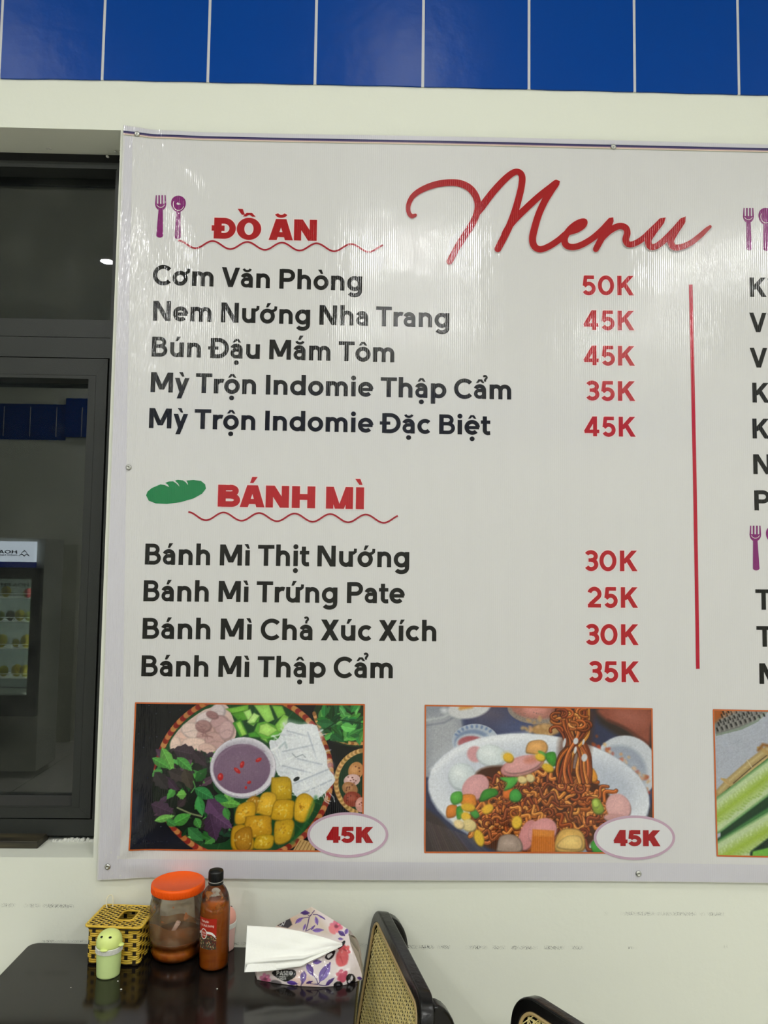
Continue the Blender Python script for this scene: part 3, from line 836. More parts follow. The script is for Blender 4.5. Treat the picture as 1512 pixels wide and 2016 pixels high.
SCRIPT = [
 [(88,275,15),(72,279,20),(58,262,20),(56,230,22),(74,190,24),(112,160,27),(170,136,30),(230,125,31),(290,127,32),(335,147,33),(364,180,32),(377,220,31),(374,262,31),(356,308,31),(325,358,31),(285,420,30),(247,490,28)],
 [(368,275,26),(395,238,34),(445,172,33),(500,112,32),(540,80,30),(566,76,28),(582,96,30),(580,138,31),(566,200,32),(546,268,33),(522,330,33),(495,385,33),(470,432,32)],
 [(488,398,18),(505,355,28),(545,300,32),(600,245,32),(660,190,31),(710,150,30),(740,128,30),(715,165,32),(685,215,32),(658,275,32),(640,335,33),(630,385,33),(638,420,31),(665,435,29),(705,422,29),(750,393,29),(790,360,28),(835,345,27),(864,325,28),(870,307,28),(850,309,28),(822,325,29),(795,352,30),(778,385,31),(785,415,30),(815,425,29),(855,415,29),(905,386,29),(950,348,30),(978,318,30),(991,303,28),(982,322,30),(962,360,31),(940,402,30),(923,434,28)],
 [(930,420,20),(955,380,28),(990,347,30),(1030,328,30),(1060,335,30),(1068,360,31),(1061,390,31),(1072,411,28),(1100,409,27),(1140,386,28),(1185,345,29),(1212,320,30),(1227,304,29),(1212,325,30),(1186,358,31),(1166,392,31),(1174,422,29),(1203,420,28),(1245,388,29),(1285,348,30),(1310,320,30),(1324,303,29),(1312,322,30),(1288,358,31),(1270,395,31),(1282,424,29),(1318,424,27),(1362,405,26),(1405,372,24),(1435,344,20),(1453,329,14)],
]
allp, allh = [], []
for sset in SCRIPT:
    p, wv = script_stroke(sset); allp += px_ribbon(p, wv); allh += px_ribbon(p, wv+2.2)
o = px_poly('script_title', allp, wine_red, lift=INK+.0014)
o['label'] = 'dark red brush script Menu'
h_ = px_poly('white_outline', allh, halo_ink, parent=o)
def wave(x0, x1, crest, per, c0, cs, amp):
    xs_ = np.linspace(x0, x1, 150)
    return [(x, c0+cs*(x-x0)-amp*math.cos(2*PI*(x-crest)/per)) for x in xs_]
for (x0, x1, cr, per, c0, cs, amp) in ((351.8, 753.9, 351.8, 68.0, 482.4, .0215, 7.4), (372.2, 783, 371.8, 69.7, 1016.2, .0145, 7.8)):
    wv = wave(x0, x1, cr, per, c0, cs, amp)
    o = px_poly('wavy_underline', px_ribbon(wv, 3.4, caps=False), deep_red, lift=INK+.0005)
    px_poly('white_outline', px_ribbon(wv, 5.6, caps=False), halo_ink, parent=o)
dl = smooth_resample([(1357.7, 562), (1365, 940), (1371.5, 1316)], 60)
px_poly('divider_line', px_ribbon([tuple(p) for p in dl], 7.2, caps=False), ink('crimson_ink', (176, 20, 48)))
def spoon(cx, cy, rx, ry, hx, hy, wt, wb):
    e = [(cx+rx*math.cos(2*PI*k/32)*(1-.10*math.sin(2*PI*k/32)), cy+ry*math.sin(2*PI*k/32)) for k in range(32)]
    hd = [(cx-wt/2, cy+ry*.8), (cx+wt/2, cy+ry*.8), (hx+wb/2, hy-3)]+[(hx+wb/2*math.cos(a), hy-4+4*math.sin(a)) for a in np.linspace(0, PI, 8)]+[(hx-wb/2, hy-3)]
    o = px_poly('spoon_icon', [e, hd], purple_ink)
    px_poly('white_outline', px_ribbon([(cx+.5+rx*.72*math.cos(a), cy+ry*.05+ry*.76*math.sin(a)) for a in np.linspace(.35, PI+.5, 24)], 1.1, caps=False), halo_ink, parent=o, lift=INK+.0004)
def fork(cx, top, w_, hb, hx, hy, wt, wb):
    P_ = []
    h = hb-top; tines = [cx-w_/2+w_*f for f in (0, .155, .285, .435, .565, .715, .845, 1)]
    ym = top+h*.55
    for a, b_ in ((0, 1), (2, 3), (4, 5), (6, 7)):
        bow = (-1 if a == 0 else 1 if a == 6 else 0)*w_*.05
        P_.append([(tines[a]-(bow if bow < 0 else 0)*0.2+ (w_*.05 if a == 0 else 0), top), (tines[b_]-(w_*.05 if a == 6 else 0), top), (tines[b_], ym+1), (tines[a], ym+1)])
    P_.append([(cx-w_/2, ym), (cx+w_/2, ym)]+[(cx+w_/2*math.cos(a), ym+(hb-ym)*math.sin(a)) for a in np.linspace(.15, PI-.15, 14)])
    P_.append([(cx-wt/2, hb-3), (cx+wt/2, hb-3), (hx+wb/2, hy-4)]+[(hx+wb/2*math.cos(a), hy-4+4*math.sin(a)) for a in np.linspace(0, PI, 8)]+[(hx-wb/2, hy-4)])
    o = px_poly('fork_icon', P_, purple_ink)
    px_poly('white_outline', px_ribbon([(cx+w_*.36*math.cos(a), ym+(hb-ym)*.55*math.sin(a)) for a in np.linspace(.3, PI-.3, 14)], 1.0, caps=False), halo_ink, parent=o, lift=INK+.0004)
fork(317.3, 386, 22, 416, 315.5, 469.5, 8.6, 13)
spoon(352.3, 403.5, 14.6, 16.2, 350.8, 472, 8.4, 12.2)
fork(1472, 410.8, 21.6, 440, 1473.3, 494.3, 8.4, 11)
spoon(1506, 427, 14.4, 16.5, 1507, 495, 8.4, 12)
fork(1484.2, 1035, 23, 1066, 1486, 1123, 8.8, 13)
spoon(1520.5, 1052, 15.4, 17, 1522, 1126, 8.8, 13)
BREAD = [(78,150),(86,130),(108,112),(155,92),(176,95),(202,107),(193,93),(180,84),(200,77),(222,76),(238,86),(256,104),(250,90),(232,72),(246,68),(274,71),(288,80),(301,96),(299,84),(292,72),(330,69),(370,74),(392,92),(396,115),(375,142),(330,167),(260,187),(190,196),(130,193),(92,178)]
px_poly('bread_icon', [[(260+x/2.7, 920+y/2.7) for x, y in BREAD]], green_ink)

# --- dish photographs
def photo(name, quad, cv, label, border=2.2):
    """quad: TL, TR, BR, BL in photograph points; cv: painted canvas"""
    cv.a = 255*(cv.a/255)**1.14; m_ = cv.a.mean(-1, keepdims=True); cv.a = np.clip(m_+(cv.a-m_)*.94, 0, 255)   # the ink prints a little denser than the screen colours
    h, w_ = cv.a.shape[:2]
    tl, tr, br_, bl = [np.array(on_y(x, y, BY)) for x, y in quad]
    P_ = np.zeros((h, w_, 3))
    V = np.linspace(0, 1, h)[:, None]; U = np.linspace(0, 1, w_)[None, :]
    X = (tl[0]*(1-U)+tr[0]*U)*(1-V)+(bl[0]*(1-U)+br_[0]*U)*V
    Z = (tl[2]*(1-U)+tr[2]*U)*(1-V)+(bl[2]*(1-U)+br_[2]*U)*V
    for i in range(h):
        for j in range(w_):
            P_[i, j] = (X[i, j]-BL[0], BY-bulge(X[i, j], Z[i, j])-INK-BL[1], Z[i, j]-BL[2])
    o = colour_mesh(name, P_, cv.a, print_m, parent=banner, flip=True)
    o['label'] = label
    q4 = [np.array(p, float) for p in quad]
    c = sum(q4)/4
    polys = []
    for a, b_ in ((0, 1), (1, 2), (2, 3), (3, 0)):
        p0, p1 = q4[a], q4[b_]
        d = (p1-p0)/np.hypot(*(p1-p0)); n_ = np.array([-d[1], d[0]])
        if n_@(c-p0) < 0: n_ = -n_
        k = 30
        for i in range(k):
            e0 = p0+(p1-p0)*i/k; e1 = p0+(p1-p0)*(i+1)/k
            polys.append([tuple(e0-n_*.8), tuple(e1-n_*.8), tuple(e1+n_*border), tuple(e0+n_*border)])
    px_poly('orange_border', polys, orange_ink, parent=o, lift=INK+.0003)
    return o
R = random.Random(11)
def jit(c, a):
    k = R.uniform(-a, a); return tuple(max(0, min(255, q_+k+R.uniform(-a, a)*.4)) for q_ in c)
def leaf(cv, x, y, ln_, wd, ang, col, vein=True, serr=0):
    pts = []
    for sgn in (1, -1):
        ts = np.linspace(0, 1, 9) if sgn == 1 else np.linspace(1, 0, 9)[1:-1]
        for k, t in enumerate(ts):
            hw_ = wd/2*math.sin(PI*t**.85)*(1+(serr*(-1)**k))
            pts.append((x+(t-.5)*ln_*math.cos(ang)-sgn*hw_*math.sin(ang), y+(t-.5)*ln_*math.sin(ang)+sgn*hw_*math.cos(ang)))
    cv.poly(pts, col, 1.0)
    dk = tuple(q_*.72 for q_ in col); lt = tuple(min(255, q_*1.22+8) for q_ in col)
    half = pts[:9]+[(x-.5*ln_*math.cos(ang), y-.5*ln_*math.sin(ang))]
    cv.poly(half, dk if R.random() < .5 else lt, 1.5, .5)
    if vein: cv.line([(x-.45*ln_*math.cos(ang), y-.45*ln_*math.sin(ang)), (x+.45*ln_*math.cos(ang), y+.45*ln_*math.sin(ang))], 3.2, lt, 1.0, .7)
def rim(cv, cx, cy, rx, ry, wd, a0, a1, cols, step):
    a = a0; i = 0
    while a < a1:
        b_ = min(a1, a+step)
        cv.line([(cx+rx*math.cos(math.radians(t)), cy+ry*math.sin(math.radians(t))) for t in np.linspace(a, b_, 5)], wd, jit(cols[i % len(cols)], 12), 1.0)
        a = b_; i += 1
# photograph one: the tray of noodles, tofu and herbs round a bowl of purple sauce
cv = Canvas(400, 256, 84, 1314, 64, 845, (17, 17, 24))
cv.ell(95, 560, 60, 260, (42, 46, 62), 0, 60, .55); cv.ell(250, 800, 240, 60, (34, 38, 54), 0, 40, .8); cv.ell(110, 640, 30, 90, (80, 86, 104), 0, 22, .5)
for k in range(26): cv.ell(R.uniform(110, 420), R.uniform(70, 840), 2.5, 2.5, (120, 125, 140), 0, 1, .7)
cv.ell(1230, 300, 90, 60, (10, 12, 10))
cv.ell(1290, 120, 250, 176, (34, 58, 32), 0); rim(cv, 1275, 80, 236, 196, 18, 60, 170, [(206, 160, 96), (160, 116, 62)], 4)
for k in range(64):
    leaf(cv, R.uniform(1080, 1315), R.uniform(70, 255), R.uniform(50, 100), R.uniform(20, 42), R.uniform(0, 6.3), jit(R.choice([(52, 132, 58), (36, 100, 46), (92, 164, 78), (24, 74, 36)]), 14))
leaf(cv, 1225, 190, 80, 50, .2, (104, 186, 92)); leaf(cv, 1110, 170, 110, 46, .1, (42, 104, 58)); cv.line([(1090, 210), (1180, 150), (1310, 170)], 7, (26, 70, 36))
cv.ell(1330, 480, 168, 176, (26, 62, 34)); rim(cv, 1330, 480, 164, 170, 24, 110, 262, [(214, 172, 108), (172, 130, 74)], 4)
for x, y, rx, ry, c, a in ((1270, 420, 40, 48, (196, 140, 84), .3), (1250, 470, 44, 32, (212, 176, 172), -.2), (1240, 515, 44, 34, (170, 120, 76), .5), (1255, 570, 50, 40, (150, 66, 46), .1), (1300, 600, 30, 40, (206, 150, 138), 0)):
    cv.ell(x, y, rx, ry, c, a); cv.ell(x-8, y-8, rx*.5, ry*.4, tuple(min(255, q_+34) for q_ in c), a, 5, .7)
    for k in range(7): cv.ell(x+R.uniform(-.6, .6)*rx, y+R.uniform(-.6, .6)*ry, 4, 3, (88, 40, 30), 0, 1.5, .8)
cv.ell(675, 452, 478, 452, (70, 32, 22)); cv.ell(675, 452, 448, 420, (30, 78, 40))
rim(cv, 675, 452, 463, 436, 30, 0, 360, [(150, 46, 34), (186, 122, 66), (140, 38, 30), (196, 138, 80)], 3.2)
for a in range(0, 360, 9):
    aa = math.radians(a+R.uniform(-3, 3)); cv.line([(675+446*math.cos(aa), 452+418*math.sin(aa)), (675+300*math.cos(aa), 452+280*math.sin(aa))], 5, (58, 112, 60), 2, .6)
cv.blob([(282, 310), (300, 240), (360, 170), (440, 110), (480, 92), (560, 70), (600, 120), (628, 235), (560, 330), (500, 352), (400, 340), (320, 345)], (214, 186, 178))
for x, y, rx, ry, c, a in ((340, 260, 56, 40, (232, 196, 182), -.5), (400, 215, 66, 44, (228, 204, 196), .3), (470, 150, 60, 40, (222, 206, 206), -.3), (530, 110, 40, 42, (212, 198, 200), .4), (540, 190, 56, 62, (196, 160, 160), .3), (470, 230, 54, 40, (206, 168, 162), -.5), (455, 190, 44, 34, (176, 138, 136), .1),
                           (420, 290, 80, 40, (236, 208, 196), .15), (520, 270, 60, 50, (200, 164, 160), .5), (580, 210, 40, 56, (206, 172, 172), .1), (500, 130, 34, 20, (166, 126, 126), .3), (310, 290, 30, 44, (238, 210, 196), .1), (480, 310, 50, 30, (220, 186, 176), .2)):
    cv.ell(x, y, rx, ry, tuple(q_*.82 for q_ in c), a, 3); cv.ell(x-4, y-4, rx*.88, ry*.84, c, a, 3)
    cv.line([(x-rx*.7, y+ry*.2), (x, y-ry*.1), (x+rx*.7, y+ry*.1)], 5, tuple(q_*.86 for q_ in c), 2, .7)
for k in range(14): cv.line([(440+R.uniform(-30, 30), 190+R.uniform(-20, 60)), (480+R.uniform(-30, 30), 200+R.uniform(-20, 60))], 4, (150, 112, 112), 2, .6)
for pts, c in (([(570, 95), (690, 72), (690, 110), (620, 130)], (118, 176, 62)), ([(600, 120), (690, 100), (700, 150), (640, 160)], (86, 150, 44)), ([(720, 75), (800, 70), (830, 150), (790, 170)], (150, 202, 96)), ([(815, 75), (870, 78), (890, 120), (850, 145)], (126, 184, 70)), ([(665, 110), (700, 95), (715, 135), (690, 155)], (168, 214, 120)),
               ([(610, 170), (650, 148), (690, 225), (650, 245)], (70, 150, 44)), ([(625, 170), (648, 160), (685, 230), (660, 238)], (156, 206, 92)), ([(685, 165), (720, 115), (752, 130), (720, 185)], (182, 220, 134)), ([(690, 175), (722, 178), (752, 130), (748, 165)], (92, 160, 56)), ([(740, 170), (780, 160), (880, 200), (860, 250), (790, 265), (720, 225)], (104, 176, 62)), ([(755, 180), (790, 170), (850, 205), (800, 240), (750, 220)], (170, 214, 110)),
               ([(835, 180), (880, 120), (905, 135), (890, 215), (850, 215)], (140, 196, 84)), ([(780, 260), (870, 235), (830, 275)], (60, 128, 40)), ([(690, 225), (730, 215), (760, 245), (700, 245)], (74, 150, 46)), ([(760, 250), (800, 275), (790, 250)], (130, 190, 80))):
    cv.poly(pts, c, 2.0); cx_ = sum(p[0] for p in pts)/len(pts); cy_ = sum(p[1] for p in pts)/len(pts)
    cv.poly([(cx_+(p[0]-cx_)*.6, cy_+(p[1]-cy_)*.6) for p in pts], tuple(min(255, q_*1.14+8) for q_ in c), 8, .7)
    cv.line(pts+pts[:1], 3.5, tuple(q_*.66 for q_ in c), 1.5, .55)
cv.blob([(806, 272), (850, 255), (900, 170), (960, 175), (1050, 178), (1075, 240), (1112, 330), (1120, 400), (1155, 450), (1150, 490), (1060, 572), (960, 560), (900, 470), (850, 430)], (220, 224, 230))
for k in range(150):
    x, y = R.uniform(840, 1110), R.uniform(190, 540); a = R.choice((.15, .9, -.6, 1.2, -.25))+R.uniform(-.3, .3); l_ = R.uniform(30, 90)
    if not (x > 820+(y-250)*.15 and x < 1090+(y-250)*.15): continue
    cv.line([(x-l_*math.cos(a)/2, y-l_*math.sin(a)/2), (x+5, y+4), (x+l_*math.cos(a)/2, y+l_*math.sin(a)/2)], R.uniform(4, 9), jit(R.choice([(232, 236, 240), (224, 228, 234), (206, 210, 218), (242, 244, 245), (216, 220, 226)]), 6), 2, .75)
for x0, y0, x1, y1, w_ in ((900, 180, 1060, 220, 60), (880, 290, 1060, 250, 60), (1010, 190, 1060, 330, 54), (960, 330, 1090, 360, 56), (880, 370, 1040, 410, 50), (940, 470, 1130, 390, 40), (990, 520, 1140, 450, 40)):
    cv.line([(x0, y0), (x1, y1)], w_, (236, 239, 243), 9, .55); cv.line([(x0, y0+w_*.5), (x1, y1+w_*.5)], 5, (150, 160, 178), 3, .7)
cv.line([(860, 300), (890, 270), (900, 300)], 6, (150, 170, 176), 4, .8); cv.ell(955, 465, 18, 10, (40, 48, 50), -.5); cv.line([(930, 330), (950, 350), (985, 335), (1000, 350)], 4, (150, 158, 168), 2)
for k in range(16):
    x, y = R.uniform(1050, 1150), R.uniform(440, 570); cv.line([(x, y), (x+R.uniform(-30, 30), y+R.uniform(0, 40)), (x+R.uniform(-20, 40), y+R.uniform(10, 60))], 3.5, (232, 234, 236), 1, .9)
GR = [(70, 146, 66), (48, 118, 54), (34, 84, 42), (112, 176, 86), (88, 160, 76), (24, 60, 34)]; DP = [(62, 46, 60), (48, 40, 46), (82, 58, 78), (40, 44, 38)]
cv.blob([(200, 440), (260, 340), (380, 310), (500, 370), (520, 520), (620, 600), (610, 780), (470, 800), (320, 720), (210, 620)], (24, 36, 26))
for k in range(90):
    x, y = R.uniform(200, 600), R.uniform(330, 790)
    if (x-190)*.75 < (y-620) and y > 620: continue
    if x > 520 and y < 560: continue
    leaf(cv, x, y, R.uniform(46, 110), R.uniform(24, 52), R.uniform(0, 6.3), jit(R.choice(GR+DP+DP), 12), R.random() < .6, .10)
for x, y, l_, w_, a, c, s_ in ((370, 330, 150, 84, .2, (74, 60, 70), .14), (440, 360, 110, 60, .8, (58, 46, 54), .14), (270, 370, 150, 62, 1.1, (112, 178, 84), .05), (235, 385, 110, 48, .5, (90, 160, 72), .05), (360, 390, 110, 52, .7, (84, 160, 74), 0), (330, 450, 120, 70, .4, (60, 52, 52), .14), (240, 480, 120, 74, .9, (52, 48, 50), .14), (380, 470, 120, 64, 1.2, (68, 60, 50), .12),
                              (250, 625, 130, 76, .35, (78, 56, 78), .15), (470, 545, 120, 62, .5, (56, 138, 76), 0), (450, 610, 110, 50, 1.3, (62, 142, 74), 0), (355, 680, 110, 62, -.5, (84, 164, 72), 0), (265, 675, 110, 38, -.25, (122, 186, 92), 0), (540, 640, 170, 110, .9, (92, 62, 96), .13), (520, 720, 150, 90, 1.3, (78, 52, 82), .13), (570, 690, 130, 70, .6, (104, 72, 108), .12),
                              (610, 596, 120, 48, .1, (108, 176, 78), 0), (560, 570, 80, 44, .3, (48, 116, 60), 0), (430, 760, 110, 60, .7, (52, 116, 62), .1), (440, 700, 60, 44, 1.1, (78, 150, 70), 0), (300, 700, 60, 40, .6, (70, 140, 70), 0), (590, 650, 70, 40, 1.2, (66, 134, 62), 0)):
    leaf(cv, x, y, l_, w_, a, c, True, s_)
    for f in (-.3, -.1, .1, .3):
        xx, yy = x+f*l_*math.cos(a), y+f*l_*math.sin(a)
        for sg in (1, -1): cv.line([(xx, yy), (xx+w_*.36*math.cos(a+sg*1.0), yy+w_*.36*math.sin(a+sg*1.0))], 2.2, tuple(min(255, q_*1.25) for q_ in c), 1, .6)
cv.line([(330, 620), (400, 650), (460, 665)], 8, (140, 150, 110)); cv.line([(410, 480), (420, 510), (400, 540)], 6, (90, 150, 80))
cv.ell(670, 407, 176, 163, (176, 172, 186)); cv.ell(670, 403, 172, 157, (224, 220, 228)); cv.ell(668, 398, 158, 140, (196, 192, 204), 0, 6)
cv.ell(664, 412, 151, 131, (128, 102, 128), 0, 2); cv.ell(650, 400, 112, 92, (138, 112, 136), 0, 30, .7); cv.line([(525, 400), (545, 345), (610, 296), (700, 285), (780, 320)], 7, (150, 126, 148), 3, .8)
for k in range(120): cv.ell(R.gauss(660, 70), R.gauss(415, 60), 3.2, 2.2, jit((142, 118, 140), 10), 0, 1.5, .6)
for x, y, rx, ry, a in ((665, 390, 11, 19, .3), (640, 422, 22, 10, .7), (752, 365, 18, 10, -.5), (552, 456, 15, 20, .1), (705, 484, 11, 8, -.4), (688, 512, 6, 8, 0)):
    cv.ell(x, y, rx, ry, (186, 32, 36), a); cv.ell(x-3, y-4, rx*.4, ry*.35, (228, 110, 100), a, 2, .8)
TF = [([(822, 470), (840, 458), (920, 462), (932, 560), (920, 575), (832, 572)], 0), ([(690, 600), (720, 560), (760, 570), (750, 640)], 1), ([(745, 640), (775, 545), (838, 540), (852, 580), (825, 660), (760, 650)], 0), ([(635, 650), (660, 600), (735, 588), (740, 660), (690, 700), (640, 705)], 0), ([(825, 660), (848, 580), (940, 580), (945, 620), (930, 685), (830, 680)], 0),
      ([(945, 660), (955, 570), (1000, 540), (1048, 570), (1050, 620), (1010, 690), (965, 690)], 0), ([(690, 680), (705, 662), (815, 660), (828, 700), (820, 768), (690, 768)], 0), ([(845, 700), (870, 685), (940, 680), (948, 760), (900, 805), (848, 800)], 0), ([(618, 740), (640, 712), (690, 710), (700, 770), (735, 780), (732, 838), (628, 838)], 0), ([(738, 800), (760, 765), (835, 762), (842, 800), (820, 832), (742, 832)], 0), ([(640, 750), (720, 720), (720, 830), (650, 835)], 1)]
for pts, dk in TF:
    c = jit((206, 164, 38), 12) if not dk else (170, 122, 26)
    cv.blob(pts, tuple(q_*.62 for q_ in c), 2); cx_ = sum(p[0] for p in pts)/len(pts); cy_ = sum(p[1] for p in pts)/len(pts)
    cv.blob([(cx_+(p[0]-cx_)*.95, cy_+(p[1]-cy_)*.95-2) for p in pts], c, 3)
    cv.blob([(cx_+(p[0]-cx_)*.66, cy_+(p[1]-cy_)*.55-6) for p in pts], tuple(min(255, q_*1.12+10) for q_ in c), 10, .8)
    for k in range(16): cv.ell(cx_+R.gauss(0, 20), cy_+R.gauss(-4, 16), R.uniform(3, 9), R.uniform(2, 5), R.choice([(236, 214, 110), (240, 226, 150), (170, 116, 20)]), R.uniform(0, 3), 2, .55)
cv.line([(960, 690), (930, 800)], 10, (40, 90, 44), 3, .7); cv.line([(1060, 560), (1000, 720), (940, 800)], 14, (50, 120, 60), 6, .8)
cv.poly([(945, 838), (980, 780), (1060, 800), (1060, 845)], (196, 160, 104)); 
for k in range(5): cv.line([(955+k*20, 840), (985+k*18, 790)], 4, (140, 104, 58))
cv.noise(.022, 2)
photo('dish_photo', [(267.5, 1382.5), (717.8, 1385.5), (714.3, 1674), (255.5, 1672.5)], cv, 'printed photo of a tray with tofu, herbs and a bowl of purple sauce')
# photograph two: stir-fried noodles lifted from a white plate
cv = Canvas(400, 256, 72, 1336, 80, 890, (58, 62, 92))
cv.ell(500, 160, 300, 90, (66, 74, 112), 0, 30); cv.ell(420, 120, 120, 60, (120, 104, 110), .2, 40, .6); cv.ell(600, 200, 120, 40, (96, 104, 140), 0, 26, .7)
cv.poly([(72, 80), (264, 80), (310, 380), (100, 480), (72, 480)], (150, 154, 164), 4); cv.poly([(85, 150), (250, 130), (300, 320), (90, 420)], (176, 178, 184), 26, .9)
cv.line([(80, 165), (170, 150), (250, 110)], 10, (196, 198, 202), 4, .8); cv.line([(80, 195), (180, 178), (262, 130)], 7, (120, 126, 138), 4, .7); cv.ell(180, 110, 18, 14, (214, 216, 220), .2, 8)
cv.line([(264, 80), (310, 370)], 8, (112, 118, 136), 4, .8)
cv.ell(352, 280, 130, 98, (178, 186, 200)); cv.ell(340, 290, 104, 76, (112, 132, 168), 0, 4, .7); cv.ell(335, 296, 92, 60, (190, 196, 206), 0, 4); cv.ell(330, 290, 74, 40, (176, 92, 100), 0, 4)
for k in range(9): a = -2.7+k*.24; cv.ell(352+116*math.cos(a), 280+84*math.sin(a), 9, 6, (96, 120, 166), a, 3, .8)
cv.ell(320, 92, 120, 60, (206, 206, 208), -.2, 4); cv.line([(270, 96), (330, 86)], 16, (216, 150, 62), 6)
cv.ell(700, 90, 170, 90, (150, 138, 130)); cv.ell(700, 84, 150, 66, (176, 120, 108), 0, 5); cv.ell(680, 100, 60, 28, (214, 150, 140), 0, 12)
for k in range(70): cv.ell(R.uniform(560, 790), R.uniform(110, 185), 3, 2, (112, 102, 98), 0, 1.5, .6)
cv.poly([(1000, 80), (1336, 80), (1336, 330), (1180, 260), (1040, 170)], (58, 44, 40), 10)
cv.blob([(1040, 85), (1320, 80), (1325, 190), (1310, 290), (1240, 240), (1160, 180), (1080, 150)], (150, 84, 66), 8); cv.ell(1210, 130, 90, 44, (176, 108, 92), .3, 26, .8); cv.line([(1090, 150), (1200, 200), (1310, 280)], 10, (92, 48, 36), 6, .8)
cv.ell(1180, 420, 180, 186, (202, 206, 214), .3, 3); cv.ell(1150, 440, 150, 150, (150, 158, 176), .3, 8, .8); cv.ell(740, 210, 80, 34, (182, 142, 92), 0, 5)
for k in range(150):
    t = R.random(); x = 680+t*640+R.gauss(0, 26); y = 205+(t**2)*330+R.gauss(0, 26)
    if x < 800 or x > 1000: cv.ell(x, y, R.uniform(6, 18), R.uniform(5, 12), jit(R.choice([(196, 110, 50), (208, 140, 76), (168, 84, 40), (220, 176, 124), (190, 84, 50)]) if x > 990 else (196, 158, 106), 14), R.random()*3, 4, .8)
cv.poly([(72, 640), (150, 700), (330, 890), (72, 890)], (70, 58, 58), 6)
for k in range(22): cv.line([(75+k*12, 720+k*4), (130+k*14, 890)], 5, jit((104, 90, 88), 14), 3, .6)
cv.poly([(1290, 700), (1336, 600), (1336, 890), (1200, 890)], (74, 60, 56), 8)
cv.ell(703, 566, 616, 330, (150, 156, 172), .10, 3); cv.ell(703, 558, 611, 322, (224, 227, 234), .10, 3); cv.ell(715, 560, 500, 262, (200, 205, 217), .10, 22, .9); cv.ell(1120, 500, 150, 110, (186, 192, 206), .5, 50, .8); cv.ell(330, 480, 200, 160, (208, 212, 224), .2, 40, .7); cv.line([(120, 440), (250, 330), (420, 265), (640, 240)], 26, (236, 238, 243), 10, .8)
cv.ell(352, 350, 46, 44, (214, 160, 164), .4, 4); cv.ell(440, 360, 82, 60, (172, 180, 186), .1, 4); cv.ell(438, 354, 78, 57, (214, 222, 224), .1, 5); cv.ell(420, 340, 40, 26, (236, 241, 242), .1, 16, .9)
cv.ell(280, 478, 76, 76, (170, 178, 186), .3, 4); cv.ell(278, 472, 72, 71, (210, 218, 222), .3, 5); cv.ell(262, 455, 36, 32, (236, 241, 242), .3, 16, .9)
def noodle(cx_, cy_, l_, amp, per, a, c, wd=13):
    n = 18; pts = []
    for k in range(n+1):
        t = k/n-.5; u = t*l_; v = amp*math.sin(2*PI*u/per+R_ph)
        pts.append((cx_+u*math.cos(a)-v*math.sin(a), cy_+u*math.sin(a)+v*math.cos(a)))
    cv.line(pts, wd+4, tuple(q_*.40 for q_ in c), 1.5, .85); cv.line(pts, wd, c, 1.2); cv.line([(p[0]-1, p[1]-wd*.2) for p in pts], wd*.32, tuple(min(255, q_*1.32+26) for q_ in c), 1.2, .75)
cv.blob([(360, 450), (520, 410), (700, 420), (900, 440), (1050, 520), (1100, 600), (1060, 720), (960, 860), (800, 885), (500, 885), (340, 800), (330, 640)], (84, 42, 18), 6)
NC = [(170, 92, 34), (190, 110, 44), (148, 74, 26), (128, 62, 24), (202, 126, 58), (116, 52, 22)]
for k in range(190):
    x, y = R.uniform(350, 1080), R.uniform(440, 870)
    if ((x-715)/385)**2+((y-660)/235)**2 > 1: continue
    R_ph = R.uniform(0, 6.3); noodle(x, y, R.uniform(80, 170), R.uniform(12, 24), R.uniform(60, 104), R.uniform(-1.0, 1.0), jit(R.choice(NC), 10), R.uniform(15, 20))
for k in range(14):
    a = R.uniform(0, 6.3); x, y = R.uniform(420, 1060), R.uniform(520, 780); c = jit(R.choice(NC), 10)
    pts = [(x+26*math.cos(t), y+22*math.sin(t)) for t in np.linspace(a, a+4.6, 16)]
    cv.line(pts, 17, tuple(q_*.4 for q_ in c), 1.5, .85); cv.line(pts, 13, c); cv.line([(p[0], p[1]-3) for p in pts], 4, tuple(min(255, q_*1.3+24) for q_ in c), 1, .75)
def slab(pts, c, soft=3):
    cx_ = sum(p[0] for p in pts)/len(pts); cy_ = sum(p[1] for p in pts)/len(pts)
    cv.blob(pts, tuple(q_*.66 for q_ in c), soft); cv.blob([(cx_+(p[0]-cx_)*.92, cy_+(p[1]-cy_)*.9-3) for p in pts], c, soft)
    cv.blob([(cx_+(p[0]-cx_)*.5-4, cy_+(p[1]-cy_)*.45-8) for p in pts], tuple(min(255, q_*1.12+12) for q_ in c), 9, .7)
def disc_(x, y, rx, ry, a, c):
    cv.ell(x+3, y+6, rx, ry, tuple(q_*.62 for q_ in c), a, 3); cv.ell(x, y, rx, ry, c, a, 3); cv.ell(x-6, y-6, rx*.7, ry*.6, tuple(min(255, q_*1.06+6) for q_ in c), a, 14, .7)
disc_(352, 532, 82, 62, -.75, (212, 158, 160)); disc_(610, 410, 122, 50, -.28, (200, 138, 138)); disc_(614, 402, 108, 42, -.28, (214, 158, 156)); cv.ell(660, 378, 40, 18, (196, 120, 96), -.2, 8, .7)
disc_(1140, 632, 66, 76, -.5, (214, 168, 166)); disc_(1120, 690, 60, 20, 0, (196, 150, 146)); disc_(640, 790, 44, 86, .35, (206, 140, 140)); disc_(720, 770, 84, 66, -.6, (214, 150, 150))
slab([(630, 330), (650, 280), (720, 268), (752, 300), (735, 345), (650, 345)], (212, 160, 96)); slab([(470, 860), (490, 800), (560, 790), (605, 830), (600, 885), (480, 885)], (166, 146, 134)); slab([(790, 820), (830, 760), (920, 760), (955, 810), (940, 880), (800, 885)], (216, 172, 92)); slab([(800, 860), (850, 800), (930, 800), (930, 870)], (226, 190, 116))
